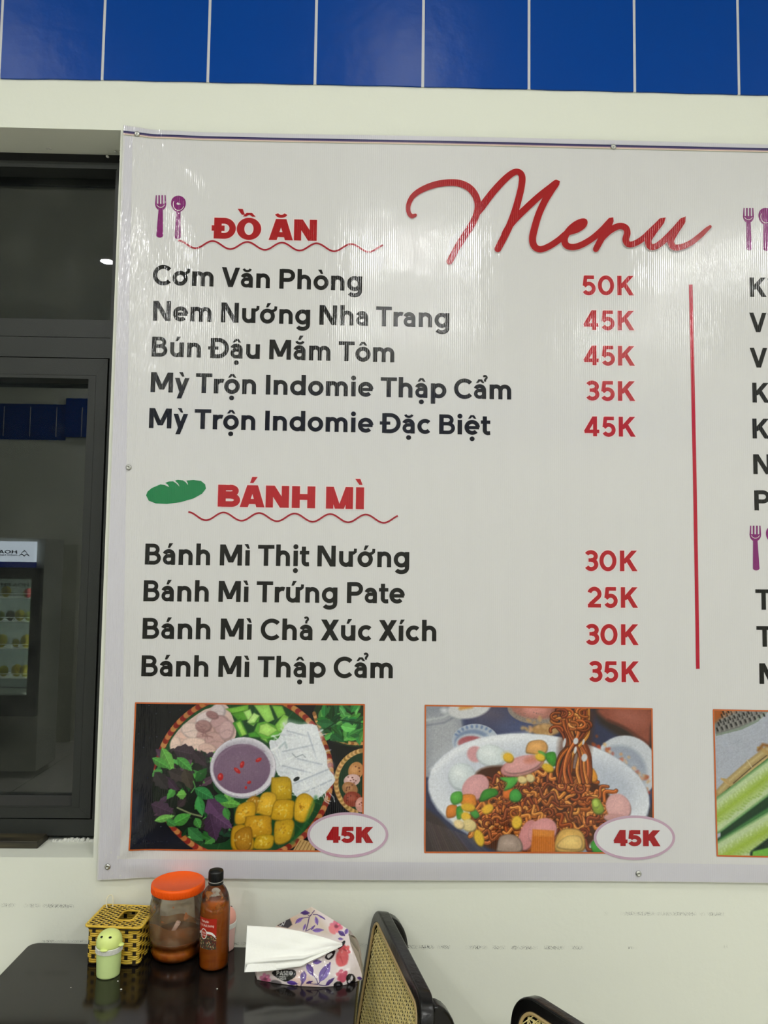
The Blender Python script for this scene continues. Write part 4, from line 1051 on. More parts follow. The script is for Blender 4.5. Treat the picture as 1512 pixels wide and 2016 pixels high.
cv.poly([(668, 762), (785, 768), (790, 885), (655, 885)], (206, 120, 40), 3); cv.poly([(668, 762), (785, 768), (775, 800), (675, 795)], (222, 142, 60), 4)
for pts, c in (([(272, 580), (340, 574), (358, 610), (350, 640), (275, 625)], (216, 134, 44)), ([(200, 640), (250, 635), (245, 690), (196, 700)], (208, 126, 40)), ([(510, 545), (560, 540), (540, 592), (506, 590)], (210, 112, 40)), ([(955, 440), (1000, 420), (1026, 470), (1010, 500), (960, 480)], (222, 150, 52))): slab(pts, c)
for pts in ([(215, 600), (230, 565), (275, 560), (278, 610), (235, 630)], [(375, 600), (400, 550), (460, 540), (478, 568), (440, 590), (390, 612)], [(485, 480), (540, 478), (590, 480), (560, 530), (510, 550), (530, 510)], [(545, 560), (580, 540), (608, 575), (590, 610), (545, 605)], [(250, 650), (275, 640), (285, 690), (255, 712)], [(325, 675), (350, 655), (375, 690), (350, 705)], [(735, 350), (790, 335), (800, 400), (770, 410)], [(790, 400), (830, 370), (830, 430)], [(990, 830), (1040, 820), (1060, 880), (1000, 885)], [(700, 330), (740, 345), (735, 380)]): slab(pts, jit((74, 152, 62), 14))
slab([(995, 600), (1030, 588), (1062, 650), (1040, 676), (1005, 665)], (140, 158, 60)); slab([(1000, 606), (1022, 596), (1034, 630), (1010, 640)], (176, 196, 90))
for x, y, rx, ry, a in ((420, 650, 32, 22, -.6), (312, 642, 38, 20, .1), (300, 692, 26, 22, .3), (372, 808, 24, 44, -.3), (580, 722, 26, 34, .2), (610, 487, 24, 18, .2), (655, 478, 22, 20, .3), (534, 366, 28, 24, .4), (752, 420, 32, 20, .4), (318, 740, 38, 32, .2), (262, 735, 28, 22, .5), (710, 362, 26, 18, .3)):
    disc_(x, y, rx, ry, a, jit((226, 184, 56) if y != 740 and y != 735 and y != 478 and y != 487 else (226, 206, 150), 10))
cv.blob([(790, 90), (1000, 95), (1005, 200), (990, 330), (950, 480), (820, 470), (810, 300), (830, 200)], (88, 40, 18), 10, .55)
for k in range(26):
    x0 = R.uniform(805, 985); x1 = 800+R.random()*190; c = jit(R.choice(NC), 12)
    pts = [(x0, 95), (x0+R.uniform(-16, 16), 170), (840+(x0-805)*.75, 240+R.uniform(-20, 20)), (836+(x1-805)*.75+R.uniform(-10, 10), 340), (x1, 430), (x1+R.uniform(-20, 20), 500)]
    pts = [tuple(p) for p in smoothpath(pts, 5)]
    cv.line(pts, 21, tuple(q_*.38 for q_ in c), 1.5, .85); cv.line(pts, 16, c); cv.line([(p[0]-2.5, p[1]) for p in pts], 4, tuple(min(255, q_*1.3+24) for q_ in c), 1, .75)
for k in range(16):
    x, y = R.uniform(800, 975), R.uniform(105, 215); c = jit(R.choice(NC), 10); a = R.uniform(0, 6)
    pts = [(x+34*math.cos(t), y+22*math.sin(t)) for t in np.linspace(a, a+3.6, 14)]
    cv.line(pts, 18, tuple(q_*.4 for q_ in c), 1.5, .85); cv.line(pts, 14, c); cv.line([(p[0], p[1]-3) for p in pts], 4.5, tuple(min(255, q_*1.3+30) for q_ in c), 1, .8)
for x, y, rx, ry in ((908, 270, 14, 18), (955, 362, 16, 22), (845, 280, 8, 26), (905, 320, 8, 20), (950, 275, 6, 16)): cv.ell(x, y, rx, ry, (206, 206, 210), .2, 2)
cv.noise(.022, 2)
photo('dish_photo', [(836.3, 1387.2), (1282.2, 1394), (1286.3, 1679.8), (835.2, 1676)], cv, 'printed photo of fried noodles lifted from a white plate')
# photograph three: cucumber halves in a bamboo basket (cut by the right edge of the view)
cv = Canvas(210, 256, 120, 1160, 90, 1690, (176, 180, 192))
for k in range(220): cv.ell(R.uniform(140, 1160), R.uniform(100, 1000), R.uniform(6, 22), R.uniform(6, 22), jit((176, 180, 192), 8), 0, 10, .5)
cv.poly([(130, 95), (600, 95), (500, 220), (360, 310), (140, 385)], (140, 152, 140)); cv.poly([(130, 95), (570, 95), (470, 210), (330, 290), (140, 360)], (120, 118, 116), 3)
cv.poly([(120, 95), (330, 95), (180, 190), (130, 240)], (176, 96, 40), 8)
for r_ in range(5):
    for k in range(12):
        x = 150+k*40+r_*14; y = 285-k*17-r_*46+ (0 if r_ % 2 else 14)
        if x < 560 and y > 92: cv.line([(x, y), (x+8, y+26)], 12, (30, 28, 28), 2)
        cv.line([(x+16, y-10), (x+26, y+34)], 8, (176, 172, 166), 3, .8)
cv.poly([(160, 1090), (740, 380), (1160, 200), (1160, 1690), (160, 1690)], (28, 70, 40))
bow = [(165, 1010), (260, 880), (430, 690), (600, 520), (760, 425), (1160, 230)]
cv.line(bow, 84, (168, 146, 98), 3); cv.line([(p[0]-6, p[1]-16) for p in bow], 26, (200, 180, 130), 6, .9); cv.line([(p[0]+22, p[1]+16) for p in bow], 6, (70, 54, 34), 2); cv.line([(p[0]+36, p[1]+28) for p in bow], 18, (196, 172, 120), 3)
for x, y in ((245, 895), (560, 545)):
    for k in (-1, 0, 1): cv.line([(x-46+k*18, y-40+k*4), (x+k*16, y+4), (x+48+k*16, y+44)], 17, jit((186, 158, 106), 10), 2)
cv.line([(500, 530), (540, 470), (580, 480)], 26, (150, 108, 60), 4); cv.line([(400, 640), (440, 720)], 8, (206, 190, 150))
def cuke(a, b_, wd, seeds):
    d = np.array(b_, float)-a; l_ = np.hypot(*d); d /= l_; n_ = np.array([-d[1], d[0]])
    cv.line([a, b_], wd+26, (84, 138, 78), 3); cv.line([a, b_], wd, (188, 206, 160), 6); cv.line([a, b_], wd*.36, (160, 186, 74), 16)
    for k in range(seeds):
        t = (k+.5)/seeds
        for s_ in (-1, 1):
            p = np.array(a)+d*l_*t+n_*s_*wd*R.uniform(.16, .34); cv.line([tuple(p), tuple(p+n_*s_*20+d*10)], 9, (140, 174, 70) if s_ > 0 else (210, 224, 180), 3, .7)
cuke((100, 1290), (720, 690), 230, 26)
for o_, c in ((0, (24, 66, 40)), (56, (70, 130, 70)), (120, (24, 74, 44)), (170, (46, 108, 60))): cv.line([(120, 1560+o_*.3), (430, 1290+o_*.5), (800, 960+o_), (1160, 700+o_)], 62, c, 4)
cuke((120, 1740), (860, 1180), 250, 26)
cv.line([(440, 1660), (740, 1380), (1000, 1200)], 70, (22, 52, 34), 4); cv.poly([(420, 1690), (430, 1630), (560, 1590), (760, 1420), (1160, 1300), (1160, 1690)], (120, 180, 70), 3); cv.line([(590, 1680), (760, 1480)], 40, (200, 220, 170), 6); cv.ell(780, 1690, 150, 90, (196, 104, 92), 0, 5)
cuke((900, 1690), (1300, 1100), 220, 14)
cv.noise(.022, 2)
photo('dish_photo', [(1401.5, 1396), (1640, 1400), (1646, 1687), (1409.3, 1683.5)], cv, 'printed photo of cucumber halves in a bamboo basket')
# badges
for cx_, cy_, rx, ry, x0, x1, b_, cp in ((684.8, 1641, 79.5, 43.8, 643, 734.5, 1656.7, 31.5), (1247.8, 1648, 79.8, 44, 1207, 1298.5, 1664, 31.5)):
    E_ = [(cx_+rx*math.cos(t), cy_+ry*math.sin(t)) for t in np.linspace(0, 2*PI, 72, endpoint=False)]
    fan = [[(cx_, cy_), E_[k], E_[(k+1) % 72]] for k in range(72)]
    o = px_poly('price_badge', fan, white_ink, lift=INK+.0006)
    o['label'] = 'white oval price badge with mauve rim'
    R2 = [[(cx_+rx*math.cos(a), cy_+ry*math.sin(a)), (cx_+rx*math.cos(b2), cy_+ry*math.sin(b2)), (cx_+(rx-5.2)*math.cos(b2), cy_+(ry-5.2)*math.sin(b2)), (cx_+(rx-5.2)*math.cos(a), cy_+(ry-5.2)*math.sin(a))] for a, b2 in zip(np.linspace(0, 2*PI, 73)[:-1], np.linspace(0, 2*PI, 73)[1:])]
    px_poly('mauve_rim', R2, mauve_ink, parent=o, lift=INK+.0008)
    lettering('badge_price', '45K', x0, x1, b_, b_+.6, cp, wine_red, parent=o, heavy=True, lift=INK+.0014)
# screws through the sheet
steel = mat('screw_steel', (190, 190, 186), .28, metal=1.0)
for x, y in SCREWS_PX:
    c = pp(x, y)
    q = MB()
    prof = [(0.0055, 0), (.0065, .0008), (.0062, .0022), (.0045, .0034), (.0022, .0040), (.0020, .0030), (.0, .0029)]
    tmp = MB(); tmp.lathe(prof, 24)
    q.add([(c[0]+p[0], c[1]-p[2]-.0002, c[2]+p[1]) for p in tmp.v], tmp.f)
    build('screw', off(q, BL), steel, parent=banner, smooth=True)

# ------------------------------------------------------------------ dining table
TZ = 0.76
gloss_blk = mat('black_brown_veneer', (24, 20, 18), 0.13, spec=0.5)
add_mottle(gloss_blk, (17, 14, 13), (31, 26, 23), 9, .35, .7, (6, .5, 1))
blk = mat('black_lacquer', (12, 11, 11), 0.24, spec=0.4)
add_bump(blk, 90, .0004, 2)
TROT = math.radians(-2.2)
TL0 = (-.7135, -.0115, 0)
table = thing('dining_table', 'glossy black-brown dining table pushed against the wall under the banner', 'table', TL0, TROT)
TW, TD = .715, 1.15
def rrect(x0, x1, y0, y1, r, n=6):
    o = []
    for cx_, cy_, a0 in ((x1-r, y1-r, 0), (x0+r, y1-r, 90), (x0+r, y0+r, 180), (x1-r, y0+r, 270)):
        o += arc(cx_, cy_, r, r, a0, a0+90, n)
    return o
def slab_mb(outline, z0, z1):
    q = MB(); n = len(outline)
    q.add([(x, y, z0) for x, y in outline]+[(x, y, z1) for x, y in outline],
          [tuple(range(n))[::-1], tuple(range(n, 2*n))]+[(i, (i+1) % n, n+(i+1) % n, n+i) for i in range(n)])
    return q
build('table_top', slab_mb(rrect(0, TW, -TD, 0, .022), TZ-.030, TZ), gloss_blk, parent=table, bevel=.004, seg=3)
q = MB(); q.box(TW/2-.20, TW/2+.20, -TD/2-.30, -TD/2+.30, TZ-.045, TZ-.030); build('bearer', q, blk, parent=table)
q = MB(); q.lathe([(.032, .03), (.030, .10), (.030, TZ-.06), (.05, TZ-.045)], 32, (TW/2, -TD/2-.03, 0)); build('pedestal', q, blk, parent=table, smooth=True)
q = MB(); q.lathe([(.175, 0), (.175, .008), (.16, .014), (.05, .026), (.034, .034)], 48, (TW/2, -TD/2-.03, 0)); build('base', q, blk, parent=table, smooth=True)
crumb_m = mat('white_crumb', (225, 222, 210), .6)
for (x, y), lb in zip(((232, 1932.5), (238.5, 1949), (427.5, 1947.5), (139.5, 1945)), ('white crumb just right of the green toothpick holder', 'larger white crumb in front of the green toothpick holder', 'white crumb in front of the red-labelled bottle', 'faint pale crumb left of the green toothpick holder')):
    p = on_z(x, y, TZ)
    q = MB(); s_ = .0012 if x != 238.5 else .0017
    if x == 139.5: s_ = .0009
    q.ball((0, 0, s_*.7), s_*1.3, s_, s_*.7, 8, 6)
    o = build('crumb', q, crumb_m, smooth=True); o.location = tuple(float(v) for v in p); tag(o, lb, 'crumb', 'crumbs on the dark table top')

# ------------------------------------------------------------------ woven box
yel = mat('yellow_plastic_cane', (198, 160, 44), 0.38, spec=0.5); add_mottle(yel, (206, 164, 44), (234, 200, 80), 40, .3, .7)
dkw = mat('dark_cane', (38, 28, 16), 0.5)
BW, BD, BH = .112, .094, .074
bfl = on_z(168, 1900, TZ); bfr = on_z(272, 1905, TZ)
brot = math.atan2(bfr[1]-bfl[1], bfr[0]-bfl[0])
bc_ = (bfl+bfr)/2
box = thing('woven_tissue_box', 'yellow and black woven box with a slotted lid beside the orange-lidded jar', 'tissue box', (bc_[0]-BD/2*math.sin(brot), bc_[1]+BD/2*math.cos(brot), TZ), brot)
q = MB(); q.box(-BW/2+.0035, BW/2-.0035, -BD/2+.0035, BD/2-.0035, .002, .0045)
build('base_panel', q, dkw, parent=box)
def perim(t, gx, gy, r=.008):
    o = rrect(-gx/2, gx/2, -gy/2, gy/2, r, 5); return o
def path_at(outline, n):
    p = np.array(outline+[outline[0]]); d = np.r_[0, np.cumsum(np.hypot(*np.diff(p, axis=0).T))]
    t = np.linspace(0, d[-1], n, endpoint=False)
    return np.c_[np.interp(t, d, p[:, 0]), np.interp(t, d, p[:, 1])], d[-1]
ol = perim(0, BW-.005, BD-.005)
NST = 22; NR = 8
cpts, plen = path_at(ol, NST*10)
nrm = np.roll(cpts, -1, 0)-np.roll(cpts, 1, 0); nrm = np.c_[nrm[:, 1], -nrm[:, 0]]; nrm /= np.hypot(*nrm.T)[:, None]
rh = (BH-.006)/NR
for r_ in range(NR):
    q = MB()
    for half in (0, 1):
        z0 = .004+r_*rh+rh*(.02+.49*half); z1 = z0+rh*.475
        rows = [[], [], [], []]
        for k in range(NST*10):
            ph = math.cos(2*PI*k/20+PI*r_)
            d = .0016*ph if ph > -.5 else -.0008; x, y = cpts[k]+nrm[k]*d
            xi, yi = cpts[k]+nrm[k]*(d-.0009)
            rows[0].append((xi, yi, z0)); rows[1].append((x, y, z0+.0004)); rows[2].append((x, y, z1-.0004)); rows[3].append((xi, yi, z1))
        q.grid(rows, closed_v=True)
    build('woven_band', q, yel, parent=box, smooth=True)
q = MB()
for k in range(NST):
    i = k*10+5 if False else k*10
    p = cpts[(k*10) % len(cpts)]; n_ = nrm[(k*10) % len(cpts)]; t = np.array([-n_[1], n_[0]])
    a = p+t*.0034; c = p-t*.0034
    V = [(a[0]+n_[0]*.0005, a[1]+n_[1]*.0005, .002), (c[0]+n_[0]*.0005, c[1]+n_[1]*.0005, .002), (c[0]-n_[0]*.0005, c[1]-n_[1]*.0005, .002), (a[0]-n_[0]*.0005, a[1]-n_[1]*.0005, .002)]
    V += [(v[0], v[1], BH) for v in V]
    q.add(V, [(3,2,1,0),(4,5,6,7),(0,1,5,4),(1,2,6,5),(2,3,7,6),(3,0,4,7)])
build('stake', q, dkw, parent=box)['kind'] = 'stuff'
# dark rim, then the lid: bands woven over dark stakes round a slot
q = MB(); q.tube([(x, y, BH-.001) for x, y in perim(0, BW-.003, BD-.003)], .0022, 8, closed=True); build('rim', q, dkw, parent=box, smooth=True)
lid = thing('lid', '', '', (0, 0, BH)); del lid['label'], lid['category']; 
COL.objects.unlink(lid); bpy.data.objects.remove(lid)
LWx, LWy = BW+.004, BD+.004
SX0, SX1, SY0, SY1 = -.004, .030, -.022, .024
q = MB(); q.tube([(x, y, BH+.004) for x, y in perim(0, LWx, LWy)], .0027, 8, closed=True)
lid = build('lid', q, yel, parent=box, smooth=True)
q = MB(); n_ = 17
for i in range(n_):
    y = -LWy/2+.005+(LWy-.010)*i/(n_-1)
    spans = [(-LWx/2+.001, LWx/2-.001)] if not (SY0 < y < SY1) else [(-LWx/2+.001, SX0), (SX1, LWx/2-.001)]
    for (u0, u1) in spans:
        m_ = max(4, int((u1-u0)/.0016)); rows = [[], []]
        for k in range(m_+1):
            x = u0+(u1-u0)*k/m_
            z = BH+.0054+.0009*math.cos(2*PI*x/.0165+PI*i)
            for j, dy in enumerate((-.0026, .0026)): rows[j].append((x, y+dy+.0006*math.sin(x*180+i), z))
        q.grid(rows)
o = build('lid_band', q, yel, parent=lid, smooth=True, fixn=False); o['kind'] = 'stuff'
q = MB(); k = 0
x = -LWx/2+.006
while x < LWx/2-.004:
    spans = [(-LWy/2+.002, LWy/2-.002)] if not (SX0-.002 < x < SX1+.002) else [(-LWy/2+.002, SY0), (SY1, LWy/2-.002)]
    for y0, y1 in spans: q.box(x-.0022, x+.0022, y0, y1, BH+.0046, BH+.0054)
    x += .00825
build('lid_stake', q, dkw, parent=lid)['kind'] = 'stuff'
slot = [(SX0, SY0), (SX0, SY1-.008), (SX0+.006, SY1), (SX1-.006, SY1), (SX1, SY1-.006), (SX1, SY0+.008), (SX1-.006, SY0)]
q = MB(); q.tube([(x_, y_, BH+.0056) for x_, y_ in slot], .0022, 8, closed=True); build('slot_rim', q, yel, parent=lid, smooth=True)
pl_ = [(-.046, .030, .001), (-.050, .034, .012), (-.049, .040, .021), (-.043, .043, .023), (-.038, .041, .016), (-.036, .036, .001)]
q = MB(); q.tube([(p[0], p[1], BH+.005+p[2]) for p in smoothpath(pl_, 6)], .0012, 8); build('hinge_loop', q, mat('cream_cord', (226, 220, 190), .5), parent=lid, smooth=True)

# ------------------------------------------------------------------ jar with the orange lid
jf = on_z(345, 1903, TZ)
JX, JY = float(jf[0])+.0005-.0, float(jf[1])+.049
JX = -.3885
jar = thing('plastic_jar', 'round clear plastic jar with an orange lid, a little chilli sauce inside', 'jar', (JX, JY, TZ))
jar_m = bpy.data.materials.new('cloudy_clear_plastic'); jar_m.use_nodes = True
def shell(m, tint, milky, mcol, noise_scale, lo, hi, gl=.10, rough=.08, above=None):
    """thin clear plastic with a film of what it holds, patchy"""
    nt = m.node_tree; N = nt.nodes; L = nt.links
    for n in list(N): N.remove(n)
    out = N.new('ShaderNodeOutputMaterial'); tr = N.new('ShaderNodeBsdfTransparent'); tr.inputs[0].default_value = (*tint, 1)
    df = N.new('ShaderNodeBsdfDiffuse'); df.inputs[0].default_value = rgba(mcol)
    tl_ = N.new('ShaderNodeBsdfTranslucent'); tl_.inputs[0].default_value = rgba(mcol)
    md = N.new('ShaderNodeMixShader'); md.inputs[0].default_value = .45; L.new(df.outputs[0], md.inputs[1]); L.new(tl_.outputs[0], md.inputs[2])
    g = N.new('ShaderNodeTexCoord'); n = N.new('ShaderNodeTexNoise'); n.inputs['Scale'].default_value = noise_scale; n.inputs['Detail'].default_value = 4
    L.new(g.outputs['Object'], n.inputs['Vector'])
    mr = N.new('ShaderNodeMapRange'); mr.inputs[1].default_value = lo; mr.inputs[2].default_value = hi; mr.inputs[3].default_value = milky[0]; mr.inputs[4].default_value = milky[1]
    L.new(n.outputs[0], mr.inputs[0])
    if above is not None:
        sx = N.new('ShaderNodeSeparateXYZ'); L.new(g.outputs['Object'], sx.inputs[0])
        m3 = N.new('ShaderNodeMapRange'); m3.inputs[1].default_value = above; m3.inputs[2].default_value = above+.008
        L.new(sx.outputs[2], m3.inputs[0]); mq = N.new('ShaderNodeMath'); mq.operation = 'MULTIPLY'
        L.new(mr.outputs[0], mq.inputs[0]); L.new(m3.outputs[0], mq.inputs[1]); mr = mq
    m1 = N.new('ShaderNodeMixShader'); L.new(mr.outputs[0], m1.inputs[0]); L.new(tr.outputs[0], m1.inputs[1]); L.new(md.outputs[0], m1.inputs[2])
    gs = N.new('ShaderNodeBsdfGlossy'); gs.inputs['Roughness'].default_value = rough
    fr_ = N.new('ShaderNodeFresnel'); fr_.inputs[0].default_value = 1.45
    m2 = N.new('ShaderNodeMixShader'); L.new(fr_.outputs[0], m2.inputs[0]); L.new(m1.outputs[0], m2.inputs[1]); L.new(gs.outputs[0], m2.inputs[2])
    L.new(m2.outputs[0], out.inputs[0]); return m
shell(jar_m, (1.0, .985, .965), (.10, .30), (255, 226, 186), 34, .42, .66, above=.036)
prof = [(.030, .0), (.044, .001), (.0505, .006), (.0525, .014), (.0515, .022), (.0500, .027), (.0520, .031), (.0555, .040), (.0570, .060), (.0572, .085), (.0565, .105), (.0545, .117), (.0520, .122), (.0535, .124), (.0535, .127), (.0505, .131), (.0490, .146)]
q = MB(); n = 64
P_ = [[(r*math.cos(2*PI*j/n), r*math.sin(2*PI*j/n), z) for j in range(n)] for r, z in prof]
q.grid(P_, closed_v=True); q.f.append(tuple(range(n))[::-1])
build('jar_body', q, jar_m, parent=jar, smooth=True)
sauce_m = mat('chilli_sauce', (150, 66, 14), .25, spec=.5); add_mottle(sauce_m, (178, 84, 16), (206, 116, 36), 60, .35, .7)
sp = [(.0, .002), (.043, .002), (.049, .007), (.0510, .014), (.0500, .022), (.0485, .027), (.0505, .032), (.0538, .040), (.0545, .0425), (.0, .0425)]
q = MB(); q.lathe(sp, 48); build('sauce', q, sauce_m, parent=jar, smooth=False).data.polygons.foreach_set('use_smooth', [True]*len(bpy.data.objects['sauce'].data.polygons))
film_m = bpy.data.materials.new('sauce_film'); film_m.use_nodes = True
shell(film_m, (.95, .80, .62), (.42, .78), (206, 128, 56), 22, .35, .7, rough=.3)
q = MB(); n = 64; P_ = []
for z in np.linspace(.0425, .082, 10):
    r = float(np.interp(z, [p[1] for p in prof], [p[0] for p in prof]))-.0012
    P_.append([((r)*math.cos(2*PI*j/n), r*math.sin(2*PI*j/n), min(z, .0425+(.024+.012*math.sin(2*PI*j/n*1+3.6)+.003*math.sin(2*PI*j/n*5))*(z-.0425)/.0395*1.0)) for j in range(n)])
q.grid(P_, closed_v=True); build('sauce_film', q, film_m, parent=jar, smooth=True)
q = MB()
for (a, z, s1, s2) in ((-1.02, .098, .0050, .0072), (-2.55, .104, .004, .006), (-2.35, .112, .003, .003), (-1.5, .118, .002, .002), (-1.9, .089, .003, .002)):
    r = float(np.interp(z, [p[1] for p in prof], [p[0] for p in prof]))-.0015
    c0 = np.array((r*math.cos(a), r*math.sin(a), z)); t = np.array((-math.sin(a), math.cos(a), 0))
    pts = []
    for k in range(14):
        th = 2*PI*k/14; rr = 1+.25*math.sin(3*th+z*90); v = c0+t*s1*rr*math.cos(th)+np.array((0, 0, s2*rr*math.sin(th)))
        pts.append(tuple(v*np.array((r/np.hypot(v[0], v[1]), r/np.hypot(v[0], v[1]), 1))))
    q.add(pts, [tuple(range(14))])
build('sauce_smear', q, mat('orange_smear', (190, 106, 46), .4), parent=jar, fixn=False)
orange = mat('orange_plastic', (255, 96, 22), .38, spec=.2, sss=0); add_bump(orange, 130, .0003, 2)
q = MB(); q.lathe([(.0530, .1325), (.0548, .1335), (.0552, .146), (.0545, .149), (.0520, .1505), (.0500, .1502), (.0485, .1490), (.0, .1488)], 72)
build('lid', q, orange, parent=jar, smooth=True)
q = MB()
for k in range(110):
    a = 2*PI*k/110
    q.box(-.0005, .0005, -.0005, .0004, .1345, .1455); m_ = len(q.v)-8
    for i in range(m_, m_+8):
        x, y, z = q.v[i]; q.v[i] = (.0552*math.cos(a)+x*math.sin(a)+y*math.cos(a), .0552*math.sin(a)-x*math.cos(a)+y*math.sin(a), z)
build('grip_ribs', q, orange, parent=jar.children[-1] if jar.children[-1].name.startswith('lid') else jar, fixn=False)
spn = thing('serving_spoon', 'pale pink plastic spoon standing inside the orange-lidded jar', 'spoon', (JX+.006, JY-.012, TZ+.044))
q = MB(); q.tube([(-.016, -.004, -.002), (-.006, -.012, .018), (.004, -.020, .036)], [.0045, .0042, .005], 10); q.v = [(x, y, z) for x, y, z in q.v]
q.ball((.004, -.020, .036), .005, .005, .003)
build('handle', q, mat('pale_pink_plastic', (226, 190, 176), .4), parent=spn, smooth=True)
q = MB(); q.ball((-.019, -.002, -.003), .012, .008, .003); build('bowl', q, MATS['pale_pink_plastic'], parent=spn, smooth=True)

# ------------------------------------------------------------------ sauce bottle
bf = on_z(416, 1917, TZ)
SBX, SBY = float(bf[0])-.0015, float(bf[1])+.030
bottle = thing('sauce_bottle', 'clear bottle of orange chilli sauce with black cap and red label', 'bottle', (SBX, SBY, TZ))
btl_m = bpy.data.materials.new('clear_bottle_plastic'); btl_m.use_nodes = True
shell(btl_m, (.97, .95, .93), (.02, .82), (186, 112, 44), 62, .52, .60, rough=.05, above=.112)
bp_ = [(.018, .0), (.026, .0008), (.0290, .004), (.0300, .010), (.0300, .060), (.0303, .100), (.0300, .118), (.0288, .132), (.0258, .144), (.0210, .154), (.0160, .160), (.0133, .163), (.0130, .172)]
q = MB(); n = 56; q.grid([[(r*math.cos(2*PI*j/n), r*math.sin(2*PI*j/n), z) for j in range(n)] for r, z in smoothpath(bp_, 3)], closed_v=True); q.f.append(tuple(range(n))[::-1])
build('bottle_body', q, btl_m, parent=bottle, smooth=True)
bs_m = mat('bottled_chilli_sauce', (168, 82, 12), .3, coat=.6); add_mottle(bs_m, (176, 82, 8), (204, 108, 24), 30, .3, .75, (1, 1, 3))
ip = [(r-.0012, z+.001) for r, z in bp_ if z < .125]
q = MB(); P_ = []
for r, z in ip+[(.0282, .128)]:
    P_.append([(r*math.cos(2*PI*j/n), r*math.sin(2*PI*j/n), z+(0 if z < .11 else (z-.11)/.018*(.004*math.sin(2*PI*j/n*2+1)+.003*math.sin(2*PI*j/n*5)))) for j in range(n)])
q.grid(P_, closed_v=True); q.f.append(tuple(range(n))[::-1]); q.f.append(tuple((len(P_)-1)*n+j for j in range(n)))
build('sauce', q, bs_m, parent=bottle, smooth=True)
capm_ = mat('black_cap_plastic', (14, 14, 15), .35)
q = MB(); q.lathe([(.0150, .164), (.0155, .165), (.0152, .169), (.0145, .1705), (.0147, .1712), (.0150, .188), (.0142, .1905), (.0, .1908)], 48); cap = build('cap', q, capm_, parent=bottle, smooth=True)
q = MB()
for k in range(60):
    a = 2*PI*k/60; q.box(-.0003, .0003, -.0005, .0003, .1725, .1875); m_ = len(q.v)-8
    for i in range(m_, m_+8):
        x, y, z = q.v[i]; q.v[i] = (.0150*math.cos(a)+x*math.sin(a)+y*math.cos(a), .0150*math.sin(a)-x*math.cos(a)+y*math.sin(a), z)
build('grip_ribs', q, capm_, parent=cap, fixn=False)
q = MB(); q.lathe([(.0149, .1688), (.01495, .1700), (.0146, .1704)], 48); build('seal_gap', q, mat('pale_seal', (180, 176, 168), .4), parent=cap, smooth=True)
# label: a painted sheet wrapped on the left of the front
cv = Canvas(170, 220, 0, 330, 0, 430, (176, 44, 28))
cv.poly([(0, 232), (330, 232), (330, 430), (0, 430)], (70, 56, 48))
cv.poly([(0, 232), (60, 205), (165, 195), (260, 205), (330, 250), (330, 180), (0, 180)], (176, 44, 28))
cv.blob([(0, 215), (70, 190), (165, 182), (260, 192), (330, 262), (330, 285), (255, 226), (160, 214), (70, 220), (0, 246)], (236, 234, 230))
for k in range(260):
    x, y = R.uniform(0, 330), R.uniform(236, 430)
    if y < 232+abs(x-150)*.12: continue
    a = R.uniform(0, 3.1); l_ = R.uniform(8, 22); cv.line([(x, y), (x+l_*math.cos(a), y+l_*math.sin(a))], R.uniform(4, 9), jit(R.choice([(150, 40, 34), (120, 28, 26), (196, 150, 90), (84, 104, 54), (54, 44, 40), (210, 190, 150), (60, 84, 48)]), 14), 2)
cv.ell(118, 222, 62, 74, (238, 236, 232)); cv.ell(118, 222, 50, 62, (178, 48, 32))
def paint_text(cv, text, x0, x1, base, cap_, col, wk=1.0):
    gl, wd = set_line(text)
    for x, st in gl:
        for poly in stroke_polys(st): cv.poly([(x0+(x+u[0])*(x1-x0)/wd, base-u[1]*cap_/100) for u in poly], col, 1.0)
paint_text(cv, 'Thành phần', 62, 206, 62, 32, (236, 220, 210)); paint_text(cv, 'Ớt, Tỏi, Muối, Đường', 20, 286, 118, 32, (236, 220, 210))
paint_text(cv, '100%', 84, 154, 222, 28, (240, 230, 222)); paint_text(cv, 'Nha Trang', 82, 156, 252, 20, (240, 230, 222))
h_, w2 = cv.a.shape[:2]; zt, zb = .1065, .0465
a0, a1 = math.radians(-90-62), math.radians(-90+18)
P_ = [[(.0306*math.cos(a0+(a1-a0)*j/(w2-1)), .0306*math.sin(a0+(a1-a0)*j/(w2-1)), zt+(zb-zt)*i/(h_-1)) for j in range(w2)] for i in range(h_)]
lab_m = mat('glossy_label', (200, 200, 200), .3); nt, N, L, b = NT(lab_m)
ca = N.new('ShaderNodeVertexColor'); ca.layer_name = 'print'; L.new(ca.outputs[0], b.inputs['Base Color'])
o = colour_mesh('label', P_, cv.a, lab_m, parent=bottle, flip=True); o['label'] = 'red paper label with a chilli picture'

